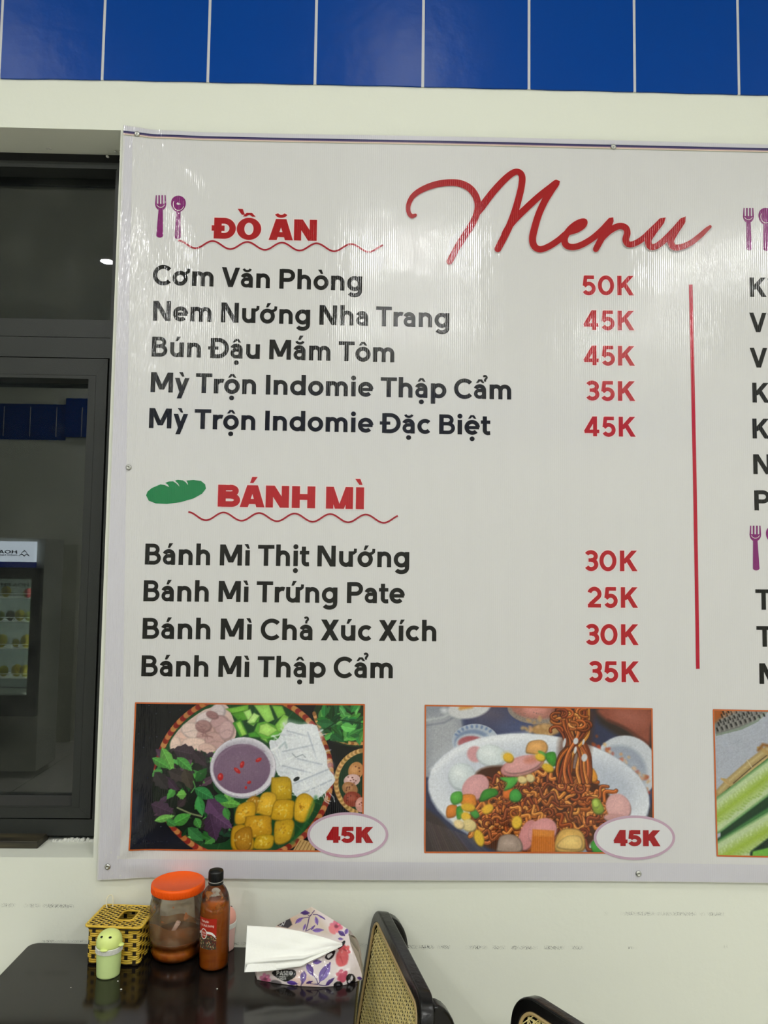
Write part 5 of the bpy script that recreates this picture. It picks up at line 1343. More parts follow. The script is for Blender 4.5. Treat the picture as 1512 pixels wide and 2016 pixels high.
# ------------------------------------------------------------------ toothpick holders
def holder(label, fx, fy, ztop, body_c, head_c, rz, eyes=True, fr=None):
    f = on_z(fx, fy, TZ)
    t = thing('toothpick_holder', label, 'toothpick holder', (f[0], f[1]+.0225, TZ), rz, 'animal-headed toothpick holders')
    bm_ = mat(body_c[0], body_c[1], .42, spec=.45); hm = mat(head_c[0], head_c[1], .36, spec=.5); wm = mat('white_collar', (228, 228, 220), .4)
    q = MB(); q.lathe([(.0205, 0), (.0222, .0012), (.0226, .004), (.0240, .046), (.0240, .048)], 48); build('body', q, bm_, parent=t, smooth=True)
    q = MB(); q.lathe([(.0246, .0465), (.0256, .0470), (.0258, .0565), (.0250, .0572), (.0230, .0572)], 48)
    for k in range(64):
        a = 2*PI*k/64; q.box(-.0005, .0005, -.0003, .0005, .0475, .0560); m_ = len(q.v)-8
        for i in range(m_, m_+8):
            x, y, z = q.v[i]; q.v[i] = (.0257*math.cos(a)+x*math.sin(a)+y*math.cos(a), .0257*math.sin(a)-x*math.cos(a)+y*math.sin(a), z)
    build('collar', q, wm, parent=t, smooth=False)
    q = MB(); q.lathe([(.0245, .0565), (.0252, .060), (.0250, .066), (.0232, .0735), (.0195, .0795), (.0140, .0835), (.0070, .0855), (.0, .0860)], 48)
    hd = build('head', q, hm, parent=t, smooth=True)
    q = MB(); q.ball((0, -.0245, .0580), .0082, .0060, .0026, 18, 8); build('snout_tab', q, hm, parent=hd, smooth=True)
    q = MB(); q.ball((.0262, -.004, .0610), .0062, .0070, .0026, 18, 8); build('side_tab', q, hm, parent=hd, smooth=True)
    if eyes:
        em = mat('eye_black', (14, 16, 14), .25)
        for s_ in (-1, 1):
            a = math.radians(-90+s_*27)
            q = MB(); q.ball((.0188*math.cos(a), .0188*math.sin(a), .0793), .0030, .0030, .0019, 14, 8); build('eye', q, em, parent=hd, smooth=True)
    return t
holder('lime green toothpick holder with two black eyes in front of the woven box', 205.5, 1930, 0, ('lime_plastic', (214, 236, 160)), ('lime_yellow_plastic', (226, 242, 146)), math.radians(-6))
holder('pink toothpick holder with a white collar half hidden behind the sauce bottle', 436, 1877, 0, ('pink_plastic', (232, 190, 182)), ('pink_head_plastic', (238, 168, 152)), math.radians(170), eyes=True)

# ------------------------------------------------------------------ tissue pack
def crop3(x, y): return 440+x/4.725, 1740+y/4.725
cv = Canvas(330, 260, 270, 1320, 190, 980, (226, 214, 212))
cv.blob([(500, 390), (640, 290), (820, 205), (870, 280), (960, 400), (1000, 480), (800, 450), (620, 420)], (206, 190, 176), 20); cv.poly([(520, 360), (640, 300), (690, 330), (620, 400), (500, 395)], (206, 172, 148), 14)
cv.poly([(500, 390), (560, 350), (618, 322), (640, 380), (600, 412)], (58, 56, 62), 3); cv.line([(520, 385), (536, 392), (548, 372)], 5, (220, 220, 220)); cv.line([(545, 360), (556, 385), (575, 350), (560, 352)], 5, (220, 220, 220))
cv.poly([(300, 820), (470, 800), (520, 930), (430, 930), (310, 900)], (224, 206, 204), 10); cv.poly([(620, 900), (720, 790), (800, 860), (880, 960), (640, 960)], (226, 196, 186), 16)
PU = [(98, 74, 142), (122, 98, 164), (84, 58, 128)]
def pl(x, y, l_, w_, a, c=None):
    c = c or R.choice(PU); leaf(cv, x, y, l_, w_, a, c, False); cv.line([(x-.46*l_*math.cos(a), y-.46*l_*math.sin(a)), (x+.46*l_*math.cos(a), y+.46*l_*math.sin(a))], 4, (64, 40, 104), 1.5, .8)
def stem(*p): cv.line([tuple(v) for v in smoothpath(p, 6)], 7, (74, 52, 108), 1.2)
stem((845, 250), (800, 310), (785, 370), (765, 440)); stem((800, 300), (760, 270), (720, 275)); stem((835, 285), (880, 290), (945, 332)); stem((800, 310), (740, 320), (670, 368)); stem((770, 440), (840, 400), (850, 390))
pl(760, 268, 90, 44, .1); pl(705, 338, 90, 36, -.6); pl(866, 345, 84, 34, 1.35); pl(752, 405, 70, 22, 1.9); pl(880, 432, 110, 38, -.05); pl(910, 308, 80, 18, .5); pl(830, 408, 50, 22, -.9)
def flower(x, y, r, c):
    for k in range(6):
        a = k*1.05+.3; cv.ell(x+r*.55*math.cos(a), y+r*.55*math.sin(a), r*.5, r*.36, jit(c, 16), a, 4, .9)
    cv.ell(x, y, r*.3, r*.28, tuple(q_*.66 for q_ in c), 0, 5); cv.ell(x+r*.3, y-r*.3, r*.2, r*.14, tuple(min(255, q_*1.25) for q_ in c), 0, 4, .8)
flower(1050, 395, 60, (216, 108, 128)); cv.blob([(980, 400), (1020, 390), (1045, 450), (1030, 470), (990, 450)], (226, 132, 136), 4)
pl(1100, 462, 80, 44, .6); pl(1145, 440, 66, 36, -1.2); pl(1090, 512, 50, 26, .1)
flower(1125, 620, 56, (206, 76, 84)); cv.blob([(1050, 660), (1100, 610), (1160, 650), (1150, 740), (1090, 770), (1050, 740)], (210, 96, 100), 5); cv.line([(1080, 660), (1110, 740)], 10, (176, 62, 72), 4, .7)
flower(1105, 855, 58, (192, 72, 98)); cv.blob([(1075, 810), (1120, 830), (1150, 880), (1100, 920), (1070, 880)], (196, 84, 108), 4)
for pts in ([(945, 690), (965, 650), (1010, 624), (1040, 628), (1020, 680), (980, 708)], [(1066, 606), (1090, 560), (1120, 530), (1134, 540), (1110, 580)], [(1140, 880), (1160, 842), (1200, 840), (1228, 880), (1210, 940), (1160, 940)], [(1024, 940), (1050, 910), (1090, 910), (1110, 940), (1090, 970), (1040, 970)]): cv.blob(pts, (20, 18, 22), 2)
cv.poly([(965, 660), (1005, 640), (1018, 656), (980, 694), (962, 684)], (228, 226, 226), 2); cv.blob([(1180, 880), (1194, 850), (1206, 880), (1190, 905)], (214, 210, 214), 2); cv.blob([(1156, 910), (1172, 890), (1184, 905), (1170, 924)], (214, 210, 214), 2); cv.ell(1068, 942, 18, 12, (70, 68, 74), 0, 3)
stem((880, 935), (860, 880), (800, 810)); stem((880, 935), (930, 860), (990, 730)); stem((720, 950), (735, 880), (740, 840)); stem((880, 935), (820, 930), (780, 915)); stem((690, 950), (650, 915), (600, 915)); stem((890, 940), (960, 945), (1010, 910))
pl(806, 800, 130, 62, 1.15); pl(944, 820, 210, 84, -1.05, (116, 96, 160)); pl(742, 872, 130, 60, 1.7); pl(872, 726, 90, 44, -.05); pl(992, 908, 110, 36, -.7); pl(640, 922, 110, 40, .15, (92, 62, 156)); pl(800, 915, 70, 24, -.3); pl(1270, 880, 60, 30, .3)
flower(388, 884, 52, (200, 104, 140)); cv.ell(490, 920, 50, 24, (120, 112, 116), .2, 4)
cv.blob([(450, 830), (480, 806), (560, 798), (650, 800), (676, 830), (660, 870), (600, 905), (560, 905), (490, 870)], (22, 20, 22), 2)
paint_text(cv, 'PASEO', 494, 644, 850, 40, (226, 224, 220)); paint_text(cv, 'SPECIAL', 520, 580, 872, 13, (206, 204, 200)); paint_text(cv, 'TISSUE', 506, 584, 893, 17, (220, 218, 214))
cv.line([(480, 866), (600, 862)], 4, (150, 148, 146), 1.5)
def lerp_tab(u, tab):
    return np.array([np.interp(u, [r_[0] for r_ in tab], [r_[k] for r_ in tab]) for k in range(1, len(tab[0]))])
FT = [(0, 503, 1920), (.08, 506, 1929), (.25, 545, 1936), (.45, 592, 1941.5), (.65, 632, 1943), (.82, 668, 1941), (.92, 692, 1936), (1, 713, 1928)]
RT_ = [(0, 502, 1898, -.130), (.06, 503, 1880, -.12), (.2, 524, 1840, -.098), (.3, 546, 1821, -.085), (.45, 580, 1803, -.078), (.58, 613, 1785, -.074), (.75, 650, 1807, -.086), (.9, 680, 1826, -.100), (.96, 686.5, 1831, -.106), (1, 688, 1842, -.112)]
nu, nv = 150, 90
PF = np.zeros((nv, nu, 3)); PB = np.zeros((30, nu, 3))
for j in range(nu):
    u = j/(nu-1)
    fx, fy = lerp_tab(u, FT); F_ = on_z(fx, fy, TZ+.0008)
    rx, ry, rY = lerp_tab(u, RT_); R_ = on_y(rx, ry, rY)
    H = max(.02, R_[2]-TZ)
    C1 = F_+np.array((0, -.004, H*.42)); C2 = R_+np.array((0, -.020*min(1, H/.05), -.012))
    for i in range(nv):
        t = i/(nv-1)
        p = (1-t)**3*F_+3*(1-t)**2*t*C1+3*(1-t)*t*t*C2+t**3*R_
        wr = .0011*math.sin(u*34+t*9)*math.sin(t*PI)+.0016*math.sin(u*13-t*17+1)*math.sin(t*PI)
        p = p+np.array((0, -1, .5))*wr
        PF[i, j] = p
    Bk = np.array((F_[0]*.92+R_[0]*.08, min(-.035, F_[1]+.10), TZ+.0008))
    for i in range(30):
        t = i/29; PB[i, j] = (1-t)**2*R_+2*(1-t)*t*(R_*.35+Bk*.65+np.array((0, .012, H*.4)))+t*t*Bk
pL = (float(PF[0, nu//2, 0]), float(PF[0, nu//2, 1]), TZ)
pack = thing('tissue_pack', 'floral plastic tissue pack with a white tissue pulled out to the left', 'tissue pack', pL)
gx, gy = to_px(PF.reshape(-1, 3)[0]); cols = np.zeros((nv, nu, 3))
for i in range(nv):
    for j in range(nu):
        x, y = to_px(PF[i, j]); x = (x-440)*4.725; y = (y-1740)*4.725
        ii = int(np.clip((y-cv.y0)*cv.ky, 0, cv.h-1)); jj = int(np.clip((x-cv.x0)*cv.kx, 0, cv.w-1)); cols[i, j] = cv.a[ii, jj]
# (finer grid so that the print stays crisp)
def refine(A, k):
    a, b_ = A.shape[:2]; ui = np.linspace(0, a-1, (a-1)*k+1); vi = np.linspace(0, b_-1, (b_-1)*k+1)
    i0 = np.minimum(ui.astype(int), a-2); j0 = np.minimum(vi.astype(int), b_-2); fi = (ui-i0)[:, None, None]; fj = (vi-j0)[None, :, None]
    return (A[i0][:, j0]*(1-fi)*(1-fj)+A[i0+1][:, j0]*fi*(1-fj)+A[i0][:, j0+1]*(1-fi)*fj+A[i0+1][:, j0+1]*fi*fj)
PF2 = refine(PF, 2); flat = PF2.reshape(-1, 3); d = flat-CAM; zz = d@FW
px_ = (756+FPX*(d@RT)/zz-440)*4.725; py_ = (1008-FPX*(d@UP)/zz-1740)*4.725
ii = np.clip((py_-cv.y0)*cv.ky, 0, cv.h-1).astype(int); jj = np.clip((px_-cv.x0)*cv.kx, 0, cv.w-1).astype(int)
cols = cv.a[ii, jj]
film = mat('printed_film', (200, 200, 200), .16, spec=.5, coat=.3); nt, N, L, b = NT(film)
ca = N.new('ShaderNodeVertexColor'); ca.layer_name = 'print'; L.new(ca.outputs[0], b.inputs['Base Color'])
add_bump(film, 55, .0022, 2)
o = colour_mesh('printed_front', PF2-np.array(pL), cols, film, parent=pack, flip=False); o['label'] = 'pink and purple floral film'
q = MB(); q.grid(PB-np.array(pL)); k = len(q.v)
q.add([tuple(PF[0, j]-np.array(pL)) for j in range(nu)]+[tuple(PB[-1, j]-np.array(pL)) for j in range(nu)], [(j, j+1, nu+j+1, nu+j) for j in range(nu-1)])
q.add([tuple(p-np.array(pL)) for p in PF[::3, 0]]+[tuple(p-np.array(pL)) for p in PB[::2, 0]], [tuple(range(len(PF[::3, 0])+len(PB[::2, 0])))])
q.add([tuple(p-np.array(pL)) for p in PF[::3, -1]]+[tuple(p-np.array(pL)) for p in PB[::2, -1]], [tuple(range(len(PF[::3, 0])+len(PB[::2, 0])))])
build('film_back', q, mat('pale_film', (208, 196, 190), .25), parent=pack, smooth=True)
gus = bpy.data.materials.new('clear_gusset_film'); gus.use_nodes = True
shell(gus, (.93, .92, .90), (.42, .58), (206, 200, 186), 60, .35, .7, rough=.12)
e0 = [on_y(688, 1838, -.108), on_y(702, 1858, -.105), on_y(709, 1880, -.11), on_y(716, 1905, -.12), on_z(715, 1926, TZ+.001)]
e1 = [on_y(686, 1834, -.112), on_y(686, 1860, -.125), on_y(688, 1885, -.138), on_y(698, 1906, -.150), on_z(712, 1929, TZ+.001)]
A_ = smoothpath(e0, 6); B_ = smoothpath(e1, 6)
q = MB(); rows = []
for t in np.linspace(0, 1, 8):
    rows.append([tuple(a*(1-t)+b_*t+np.array((0, -.004*math.sin(t*PI), 0))-np.array(pL)) for a, b_ in zip(A_, B_)])
q.grid(rows); build('clear_gusset', q, gus, parent=pack, smooth=True)
# the tissue itself
tp = mat('tissue_paper', (248, 248, 242), .9, spec=.1); add_bump(tp, 140, .0007, 3)
TT = [(0, 486.5, 1822), (.3, 550, 1826), (.5, 590, 1833), (.75, 640, 1846), (1, 674, 1857)]
TB = [(0, 481, 1914.5), (.35, 540, 1909), (.60, 592, 1903), (.72, 610, 1893), (.85, 640, 1879), (1, 674, 1862)]
nu2, nv2 = 90, 40; PT = np.zeros((nv2, nu2, 3))
for j in range(nu2):
    u = j/(nu2-1); tx, ty = lerp_tab(u, TT); bx, by = lerp_tab(u, TB)
    for i in range(nv2):
        t = i/(nv2-1)
        sag = 0
        x = tx*(1-t)+bx*t; y = ty*(1-t)+by*t
        y0 = -.148+.012*u; y1 = -.198+.030*u
        Y = y0*(1-t)+y1*t-.006*math.sin(t*PI)*(1-u)
        Y += .0026*math.sin(u*9+t*7)*math.sin(u*PI)+.0020*math.sin(u*5-t*11)+.0035*math.exp(-((t-.35-.5*(u-.5))/.10)**2)*math.sin(u*PI)-.003*math.exp(-((t-.62+.35*(u-.4))/.08)**2)*math.sin(u*PI)
        # a long fold near the lower edge
        Y -= .010*math.exp(-((t-.80+.10*u)/.05)**2)*math.exp(-((u-.45)/.35)**2)
        PT[i, j] = on_y(x, y, Y)
PT[..., 2] = np.maximum(PT[..., 2], TZ+.001)
q = MB(); q.grid(PT-np.array(pL)); o = build('tissue_sheet', q, tp, parent=pack, smooth=True, fixn=False)
sol = o.modifiers.new('thick', 'SOLIDIFY'); sol.thickness = .0006; sol.offset = 0
# second ply showing under the fold
PT2 = np.zeros((14, 60, 3))
for j in range(60):
    u = j/59
    for i in range(14):
        t = i/13; tx, ty = 487+u*118, 1899-u*11-3.5*math.sin(u*PI); bx, by = 481.5+u*118, 1914.0-u*13+3*math.sin(u*PI)
        PT2[i, j] = on_y(tx*(1-t)+bx*t, ty*(1-t)+by*t, -.196-.010*t+.03*u)
PT2[..., 2] = np.maximum(PT2[..., 2], TZ+.0012)
q = MB(); q.grid(PT2-np.array(pL)); o = build('tissue_fold', q, tp, parent=pack, smooth=True, fixn=False)
sol = o.modifiers.new('thick', 'SOLIDIFY'); sol.thickness = .0006; sol.offset = 0

# ------------------------------------------------------------------ cane-backed chairs
cane_m = mat('natural_cane', (206, 186, 118), .5, spec=.3); add_mottle(cane_m, (238, 218, 140), (250, 236, 176), 60, .3, .7)
spl_m = mat('cane_spline', (176, 152, 104), .5)
CH = .84
def yb(z): return -.205-(z-.45)*.165
def chair(label, loc, rz):
    t = thing('cane_chair', label, 'chair', loc, rz, 'black dining chairs with cane backs')
    lean = math.atan(.165); hp = (CH-.47)/math.cos(lean)
    def PB_(x, s_, d):
        """point on the back panel: x across, s_ up the slope, d forward of its mid-plane"""
        z = .47+s_*math.cos(lean)+d*math.sin(lean); y = yb(.47)-s_*math.sin(lean)+d*math.cos(lean)
        return (x, y, z)
    W2 = .20
    outl = rrect(-W2, W2, 0, hp, .050, 8); FWd = .021
    inl = rrect(-W2+FWd, W2-FWd, FWd, hp-FWd, .034, 8)
    q = MB(); n = len(outl); D_ = .013
    rows = []
    for o_, d in ((outl, D_), (outl, -D_), (inl, -D_), (inl, D_)):
        rows.append([PB_(x, s_, d) for x, s_ in o_])
    q.grid(rows, closed_u=True, closed_v=True)
    build('back_frame', q, blk, parent=t, bevel=.004, seg=3)
    q = MB(); q.tube([PB_(x, s_, D_-.0015) for x, s_ in rrect(-W2+FWd+.002, W2-FWd-.002, FWd+.002, hp-FWd-.002, .032, 8)], .0030, 8, closed=True)
    build('cane_spline', q, spl_m, parent=t, smooth=True)
    # woven cane: doubled uprights and crossings, single diagonals
    q = MB(); x0, x1, s0, s1 = -W2+FWd, W2-FWd, FWd, hp-FWd; pitch = .0125
    def inside(x, s_):
        r = .032; cx_ = min(max(x, x0+r), x1-r); cs_ = min(max(s_, s0+r), s1-r)
        return x0 <= x <= x1 and s0 <= s_ <= s1 and math.hypot(x-cx_, s_-cs_) <= r+1e-6
    def ribbon_on(ax, as_, bx, bs, wd, d, wig=0):
        m_ = 24; run = []
        for k in range(m_+1):
            x, s_ = ax+(bx-ax)*k/m_, as_+(bs-as_)*k/m_
            if inside(x, s_): run.append((x, s_))
            else:
                if len(run) > 1: emit(run, wd, d)
                run = []
        if len(run) > 1: emit(run, wd, d)
    def emit(run, wd, d):
        (ax, as_), (bx, bs) = run[0], run[-1]; l_ = math.hypot(bx-ax, bs-as_); nx_, ns = -(bs-as_)/l_*wd/2, (bx-ax)/l_*wd/2
        V = [PB_(ax+nx_, as_+ns, d), PB_(ax-nx_, as_-ns, d), PB_(bx-nx_, bs-ns, d), PB_(bx+nx_, bs+ns, d)]
        V += [PB_(ax+nx_, as_+ns, d-.0006), PB_(ax-nx_, as_-ns, d-.0006), PB_(bx-nx_, bs-ns, d-.0006), PB_(bx+nx_, bs+ns, d-.0006)]
        q.add(V, [(0,1,2,3), (7,6,5,4), (0,4,5,1), (1,5,6,2), (2,6,7,3), (3,7,4,0)])
    dz_ = .006
    x = x0+pitch/2
    while x < x1:
        for o_ in (-.0012, .0012): ribbon_on(x+o_, s0, x+o_, s1, .0016, dz_)
        x += pitch
    s_ = s0+pitch/2
    while s_ < s1:
        for o_ in (-.0012, .0012): ribbon_on(x0, s_+o_, x1, s_+o_, .0016, dz_+.0008)
        s_ += pitch
    H_ = s1-s0; k = -int(H_/pitch)-1
    while x0+k*pitch < x1:
        ax = x0+k*pitch; ribbon_on(ax, s0, ax+H_, s1, .0016, dz_+.0016); ribbon_on(ax+H_, s0, ax, s1, .0016, dz_+.0024)
        k += 1
    build('cane_panel', q, cane_m, parent=t, fixn=False)
    q = MB(); ob = rrect(x0+.001, x1-.001, s0+.001, s1-.001, .031, 8); n = len(ob)
    q.add([PB_(x, s_, -.004) for x, s_ in ob]+[PB_(x, s_, -.008) for x, s_ in ob], [tuple(range(n)), tuple(range(n, 2*n))[::-1]]+[(i, (i+1) % n, n+(i+1) % n, n+i) for i in range(n)])
    build('hole_shade_board', q, mat('hole_shade_black', (12, 10, 8), .8), parent=t)  # black board added behind the cane for the shadow in its holes
    # rear legs that run up behind the back as rounded posts
    for sx in (-1, 1):
        q = MB(); prof_ = []
        front, back = [], []
        ztop = CH-.012
        fr_ = lambda z: PB_(0, (z-.47)/math.cos(lean), -.011)[1]
        zs = [0, .20, .40, .52, .62, .70]
        for z in zs:
            front.append((fr_(z)+(.010 if z < .45 else 0)-(.02*(1-z/.45) if z < .45 else 0), z))
            back.append((front[-1][0]-(.030 if z < .45 else .034+.012*(z-.45)/.25), z))
        tip = [(fr_(.76), .76), (fr_(ztop), ztop)]
        rb = []
        for a in np.linspace(0, PI/2, 8):
            rb.append((fr_(ztop)-.046*math.sin(a), ztop-.075*(1-math.cos(a))))
        outline_ = front+tip+rb[1:]+back[::-1]
        hw_ = .0155; cx_ = sx*(W2-.032); n = len(outline_)
        q.add([(cx_-hw_, y, z) for y, z in outline_]+[(cx_+hw_, y, z) for y, z in outline_], [tuple(range(n))[::-1], tuple(range(n, 2*n))]+[(i, (i+1) % n, n+(i+1) % n, n+i) for i in range(n)])
        build('rear_leg', q, blk, parent=t, bevel=.006, seg=3)
    q = MB(); fr2 = rrect(-.215, .215, -.20, .23, .06, 8); in2 = rrect(-.175, .175, -.16, .19, .04, 8)
    q.grid([[(x, y, .45) for x, y in fr2], [(x, y, .415) for x, y in fr2], [(x, y, .415) for x, y in in2], [(x, y, .45) for x, y in in2]], closed_u=True, closed_v=True)
    build('seat_frame', q, blk, parent=t, bevel=.006, seg=3)
    q = slab_mb(rrect(-.178, .178, -.163, .193, .042, 8), .436, .446); build('seat_cane', q, cane_m, parent=t)
    for sx in (-1, 1):
        q = MB(); q.tube([(sx*.195, .20, 0), (sx*.185, .19, .22), (sx*.178, .185, .43)], [.0125, .016, .019], 14); build('front_leg', q, blk, parent=t, smooth=True)
    q = MB(); q.tube([(-.186, .19, .20), (.186, .19, .20)], .009, 10); q.tube([(-.186, .19, .24), (-.166, -.19, .24)], .009, 10); q.tube([(.186, .19, .24), (.166, -.19, .24)], .009, 10)
    build('stretcher', q, blk, parent=t, smooth=True)
    return t
th1 = math.radians(102.2)
def chair_at(P1, u, th):
    M = np.array(P1)+.150*np.array(u); Rv = np.array((-math.sin(th), math.cos(th)))
    ytop = yb(CH)+.013
    o_ = M-Rv*ytop
    return (float(o_[0]), float(o_[1]), 0.0)
P1 = on_z(746, 1799, CH); P2 = on_z(822, 1953, CH)
u1 = (P2-P1)[:2]/np.hypot(*(P2-P1)[:2]); th1 = math.atan2(-u1[1], u1[0]); th1 = math.atan2(u1[0], -u1[1])
# forward of the chair is u turned a quarter; local +x runs against u
th1 = math.atan2(-u1[1], -u1[0])
ch1 = chair('black chair with a cane back drawn up to the table beside the tissue pack', chair_at(P1[:2], u1, th1), th1)
Q1 = on_z(1052, 1971, CH); Q2 = on_z(1122, 2016, CH)
u2 = (Q2-Q1)[:2]/np.hypot(*(Q2-Q1)[:2]); th2 = math.atan2(-u2[1], -u2[0])
ch2 = dup(ch1, chair_at(Q1[:2], u2, th2), th2, 'black chair with a cane back cut off by the bottom edge, farther from the table', 'black dining chairs with cane backs')
print('CHAIRS', ch1.location[:], math.degrees(th1), ch2.location[:], math.degrees(th2))

# ------------------------------------------------------------------ drinks fridge that the window glass mirrors
FX1, FX0, FY1, FY0 = -2.381, -3.02, -3.65, -4.05
fridge = thing('display_fridge', 'glass-fronted fridge of yellow fruit mirrored in the window glass', 'fridge', ((FX0+FX1)/2, (FY0+FY1)/2, 0))
FL = ((FX0+FX1)/2, (FY0+FY1)/2, 0)
fd = mat('fridge_grey', (58, 60, 58), .4); fside = mat('fridge_side_grey', (176, 178, 168), .45); fwm = mat('fridge_lining', (190, 200, 198), .5)
q = MB(); q.box(FX0, FX0+.03, FY0, FY1-.05, .05, 1.74); q.box(FX1-.03, FX1, FY0, FY1-.05, .05, 1.74); q.box(FX0+.03, FX1-.03, FY0, FY0+.03, .05, 1.74); q.box(FX0+.03, FX1-.03, FY0+.03, FY1-.05, 1.48, 1.74); q.box(FX0+.03, FX1-.03, FY0+.03, FY1-.05, .05, .60)
build('cabinet', off(q, FL), fside, parent=fridge)
q = MB(); q.box(FX0+.03, FX1-.03, FY0+.03, FY0+.035, .60, 1.48); build('lining', off(q, FL), fwm, parent=fridge)
q = MB()
for x in (FX0+.001, FX1-.070): q.box(x, x+.069, FY1-.05, FY1-.005, .45, 1.52)
q.box(FX0+.070, FX1-.070, FY1-.05, FY1-.005, 1.44, 1.52); q.box(FX0+.070, FX1-.070, FY1-.05, FY1-.005, .45, .60)
dr = build('door', off(q, FL), fd, parent=fridge)
q = MB(); q.box(FX0+.070, FX1-.070, FY1-.03, FY1-.025, .60, 1.44); build('door_glass', off(q, FL), mat('fridge_glass', (230, 240, 236), .0, trans=1.0, ior=1.15), parent=dr)
q = MB(); q.box(FX0+.057, FX1-.057, FY1-.05, FY1, 1.565, 1.715); sg = build('light_box', off(q, FL), mat('lit_sign', (200, 210, 220), .4, emit=(.78, .88, 1.0), estr=5.5), parent=fridge)
q = MB(); q.box(FX0+.057, FX1-.057, FY1-.05, FY1-.002, 1.525, 1.5645); build('blue_strip', off(q, FL), mat('fridge_blue', (24, 40, 130), .4, emit=(.02, .05, .35), estr=.8), parent=fridge)
def sign_text(name, text, xs, xe, z, cap_, m, parent, Yf):
    gl, wd = set_line(text); q = MB()
    for x, st in gl:
        for poly in stroke_polys(st):
            V = [(xs+(xe-xs)*(x+u[0])/wd-FL[0], Yf-FL[1], z+u[1]*cap_/100-FL[2]) for u in poly]; q.add(V, [tuple(range(len(V)))])
    return build(name, q, m, parent=parent, fixn=False)
ink_b = mat('sign_navy', (14, 22, 70), .5)
sign_text('sign_lettering', 'HOA PHAT', -2.561, -2.874, 1.625, .025, ink_b, sg, FY1+.0012)
sign_text('sign_lettering', 'ĐIỆN MÁY HOA PHAT', -2.561, -2.874, 1.609, .009, ink_b, sg, FY1+.0012)
q = MB()
for cx_, cz in ((-2.508, 1.640), (-2.527, 1.616), (-2.489, 1.616)):
    for s_ in (-1, 1): q.add([(cx_-FL[0], FY1+.0012-FL[1], cz+.013), (cx_+s_*.019-FL[0], FY1+.0012-FL[1], cz-.004), (cx_+s_*.019-FL[0], FY1+.0012-FL[1], cz-.011), (cx_-FL[0], FY1+.0012-FL[1], cz+.003)], [(0,1,2,3)])
build('sign_logo', q, ink_b, parent=sg, fixn=False)
sign_text('door_lettering', 'HOA PHAT', -2.475, -2.75, 1.385, .024, mat('door_ink', (40, 44, 46), .5), dr, FY1-.0235)
rail_m = mat('glowing_white_wire', (235, 238, 236), .4, emit=(.9, 1, .95), estr=.6)  # shelf wire glows a little, brightness put into the material
lamp_m = mat('fridge_lamp', (255, 255, 255), .4, emit=(.92, 1.0, .94), estr=260.0)
SHZ = (1.300, 1.126, .930, .716)
for z in SHZ:
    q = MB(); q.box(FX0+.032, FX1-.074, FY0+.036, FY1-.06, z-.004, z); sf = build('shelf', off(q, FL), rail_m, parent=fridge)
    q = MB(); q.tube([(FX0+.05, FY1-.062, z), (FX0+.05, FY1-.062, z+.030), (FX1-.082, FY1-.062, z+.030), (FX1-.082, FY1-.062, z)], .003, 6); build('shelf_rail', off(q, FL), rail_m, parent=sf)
q = MB(); q.box(FX0+.034, FX0+.046, FY1-.075, FY1-.058, .62, 1.46); q.box(FX1-.060, FX1-.046, FY1-.075, FY1-.058, .62, 1.46); build('interior_lamp', off(q, FL), lamp_m, parent=fridge)
q = MB(); q.tube([(-2.46, FY1-.004, .66), (-2.46, FY1+.012, .66), (-2.62, FY1+.012, .66), (-2.62, FY1-.004, .66)], .005, 8); build('handle', off(q, FL), mat('handle_grey', (120, 128, 134), .3), parent=dr)
fm = mat('mango_yellow', (206, 190, 52), .45); add_mottle(fm, (186, 160, 30), (214, 206, 84), 14, .3, .7)
fg = mat('guava_green', (176, 184, 96), .45); fdk = mat('avocado_dark', (58, 62, 34), .45); fpk = mat('pink_fruit', (196, 84, 88), .45)
FRU = [(0, -2.466, .022, fpk, .034, 'pink'), (0, -2.50, -.02, fg, .026, 'pale green'), (0, -2.64, .0, fm, .040, 'green-yellow'), (0, -2.73, .0, fm, .038, 'green-yellow'), (1, -2.465, .0, fg, .034, 'pale green'), (1, -2.53, .0, fm, .040, 'yellow'), (1, -2.60, .0, fdk, .036, 'dark green'), (1, -2.672, .0, fg, .034, 'pale green'),
       (2, -2.475, .0, fm, .046, 'yellow'), (2, -2.556, -.01, fm, .030, 'small yellow'), (2, -2.655, .0, fm, .046, 'yellow'), (2, -2.765, .0, fm, .044, 'yellow'), (3, -2.472, .0, fm, .042, 'yellow'), (3, -2.535, .0, fm, .044, 'yellow'), (3, -2.63, .0, fm, .038, 'yellow'), (3, -2.72, .0, fm, .042, 'yellow')]
ORD = ('rightmost', 'second from the right', 'third from the right', 'fourth from the right'); SH = ('top', 'second', 'third', 'lowest'); cnt = {}
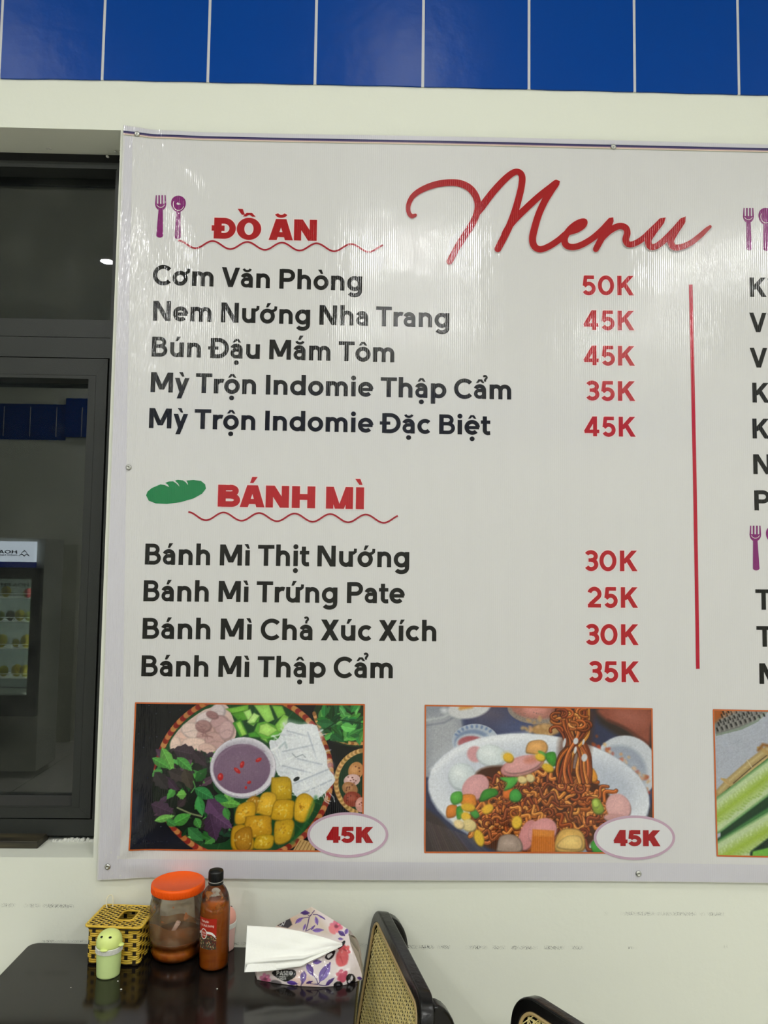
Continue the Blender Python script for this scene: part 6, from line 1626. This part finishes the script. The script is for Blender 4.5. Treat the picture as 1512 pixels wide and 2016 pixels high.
for r_, x, dy, m, s_, cname in FRU:
    i = cnt.get(r_, 0); cnt[r_] = i+1
    q = MB(); q.ball((0, 0, s_*1.05), s_*.85, s_*.85, s_*1.05, 20, 12)
    q.v = [(a*(1+.12*(c/s_-1)), b_*(1+.12*(c/s_-1)), c) for a, b_, c in q.v]
    nm = 'mango' if m is fm else 'guava' if m is fg else 'avocado' if m is fdk else 'dragon_fruit'
    o = build(nm, q, m, smooth=True); o.location = (x-.045, FY1-.125+dy, SHZ[r_]+.0005); o.rotation_euler = (0, 0, R.uniform(0, 3))
    q = MB(); q.tube([(0, 0, s_*2.05), (.002, 0, s_*2.05+.006)], .002, 6); build('stem', q, mat('fruit_stem', (80, 66, 36), .6), parent=o)
    tag(o, '%s fruit on the %s fridge shelf, %s in the mirror image' % (cname, SH[r_], ORD[i]), 'fruit', 'fruit on the fridge shelves')

# ------------------------------------------------------------------ recessed downlights
ring_m = mat('downlight_ring', (235, 235, 232), .4)
led = bpy.data.materials.new('downlight_led'); led.use_nodes = True
nt = led.node_tree; nt.nodes.clear(); e_ = nt.nodes.new('ShaderNodeEmission'); ou = nt.nodes.new('ShaderNodeOutputMaterial')
e_.inputs[0].default_value = (*LAMP_COL, 1); e_.inputs[1].default_value = LAMP; nt.links.new(e_.outputs[0], ou.inputs[0])
led_dim = led.copy(); led_dim.name = 'downlight_led_dimmed'; led_dim.node_tree.nodes['Emission'].inputs[1].default_value = LAMP*.34
DL = [(-1.485, -1.33, 'nearest the banner wall, left end above the window'), (.132, -1.28, 'nearest the banner wall, middle'), (2.25, -1.25, 'nearest the banner wall, right end'),
      (-1.781, -3.063, 'in the middle row, left end, mirrored in the upper window pane'), (.25, -3.05, 'in the middle row, middle'), (2.28, -3.05, 'in the middle row, right end'),
      (-1.78, -4.5, 'added unseen near the rear wall to brighten the banner wall, left end'), (.25, -4.5, 'added unseen near the rear wall to brighten the banner wall, middle'), (2.28, -4.5, 'added unseen near the rear wall to brighten the banner wall, right end')]  # this rear row is added to lift the light low on the banner wall
for x, y, ds in DL:
    t = thing('downlight', 'round white ceiling downlight '+ds, 'ceiling light', (x, y, ZC), 0, 'recessed ceiling downlights')
    q = MB(); P_ = [[(r*math.cos(2*PI*j/40), r*math.sin(2*PI*j/40), z) for j in range(40)] for r, z in ((.045, -.001), (.046, -.005), (.058, -.004), (.060, -.0005))]
    q.grid(P_, closed_v=True); build('trim_ring', q, ring_m, parent=t, smooth=True)
    q = MB(); q.add([(.045*math.cos(2*PI*j/40), .045*math.sin(2*PI*j/40), -.0015) for j in range(40)], [tuple(range(40))[::-1]]); build('diffuser', q, led_dim if y > -2 else led, parent=t, fixn=False)
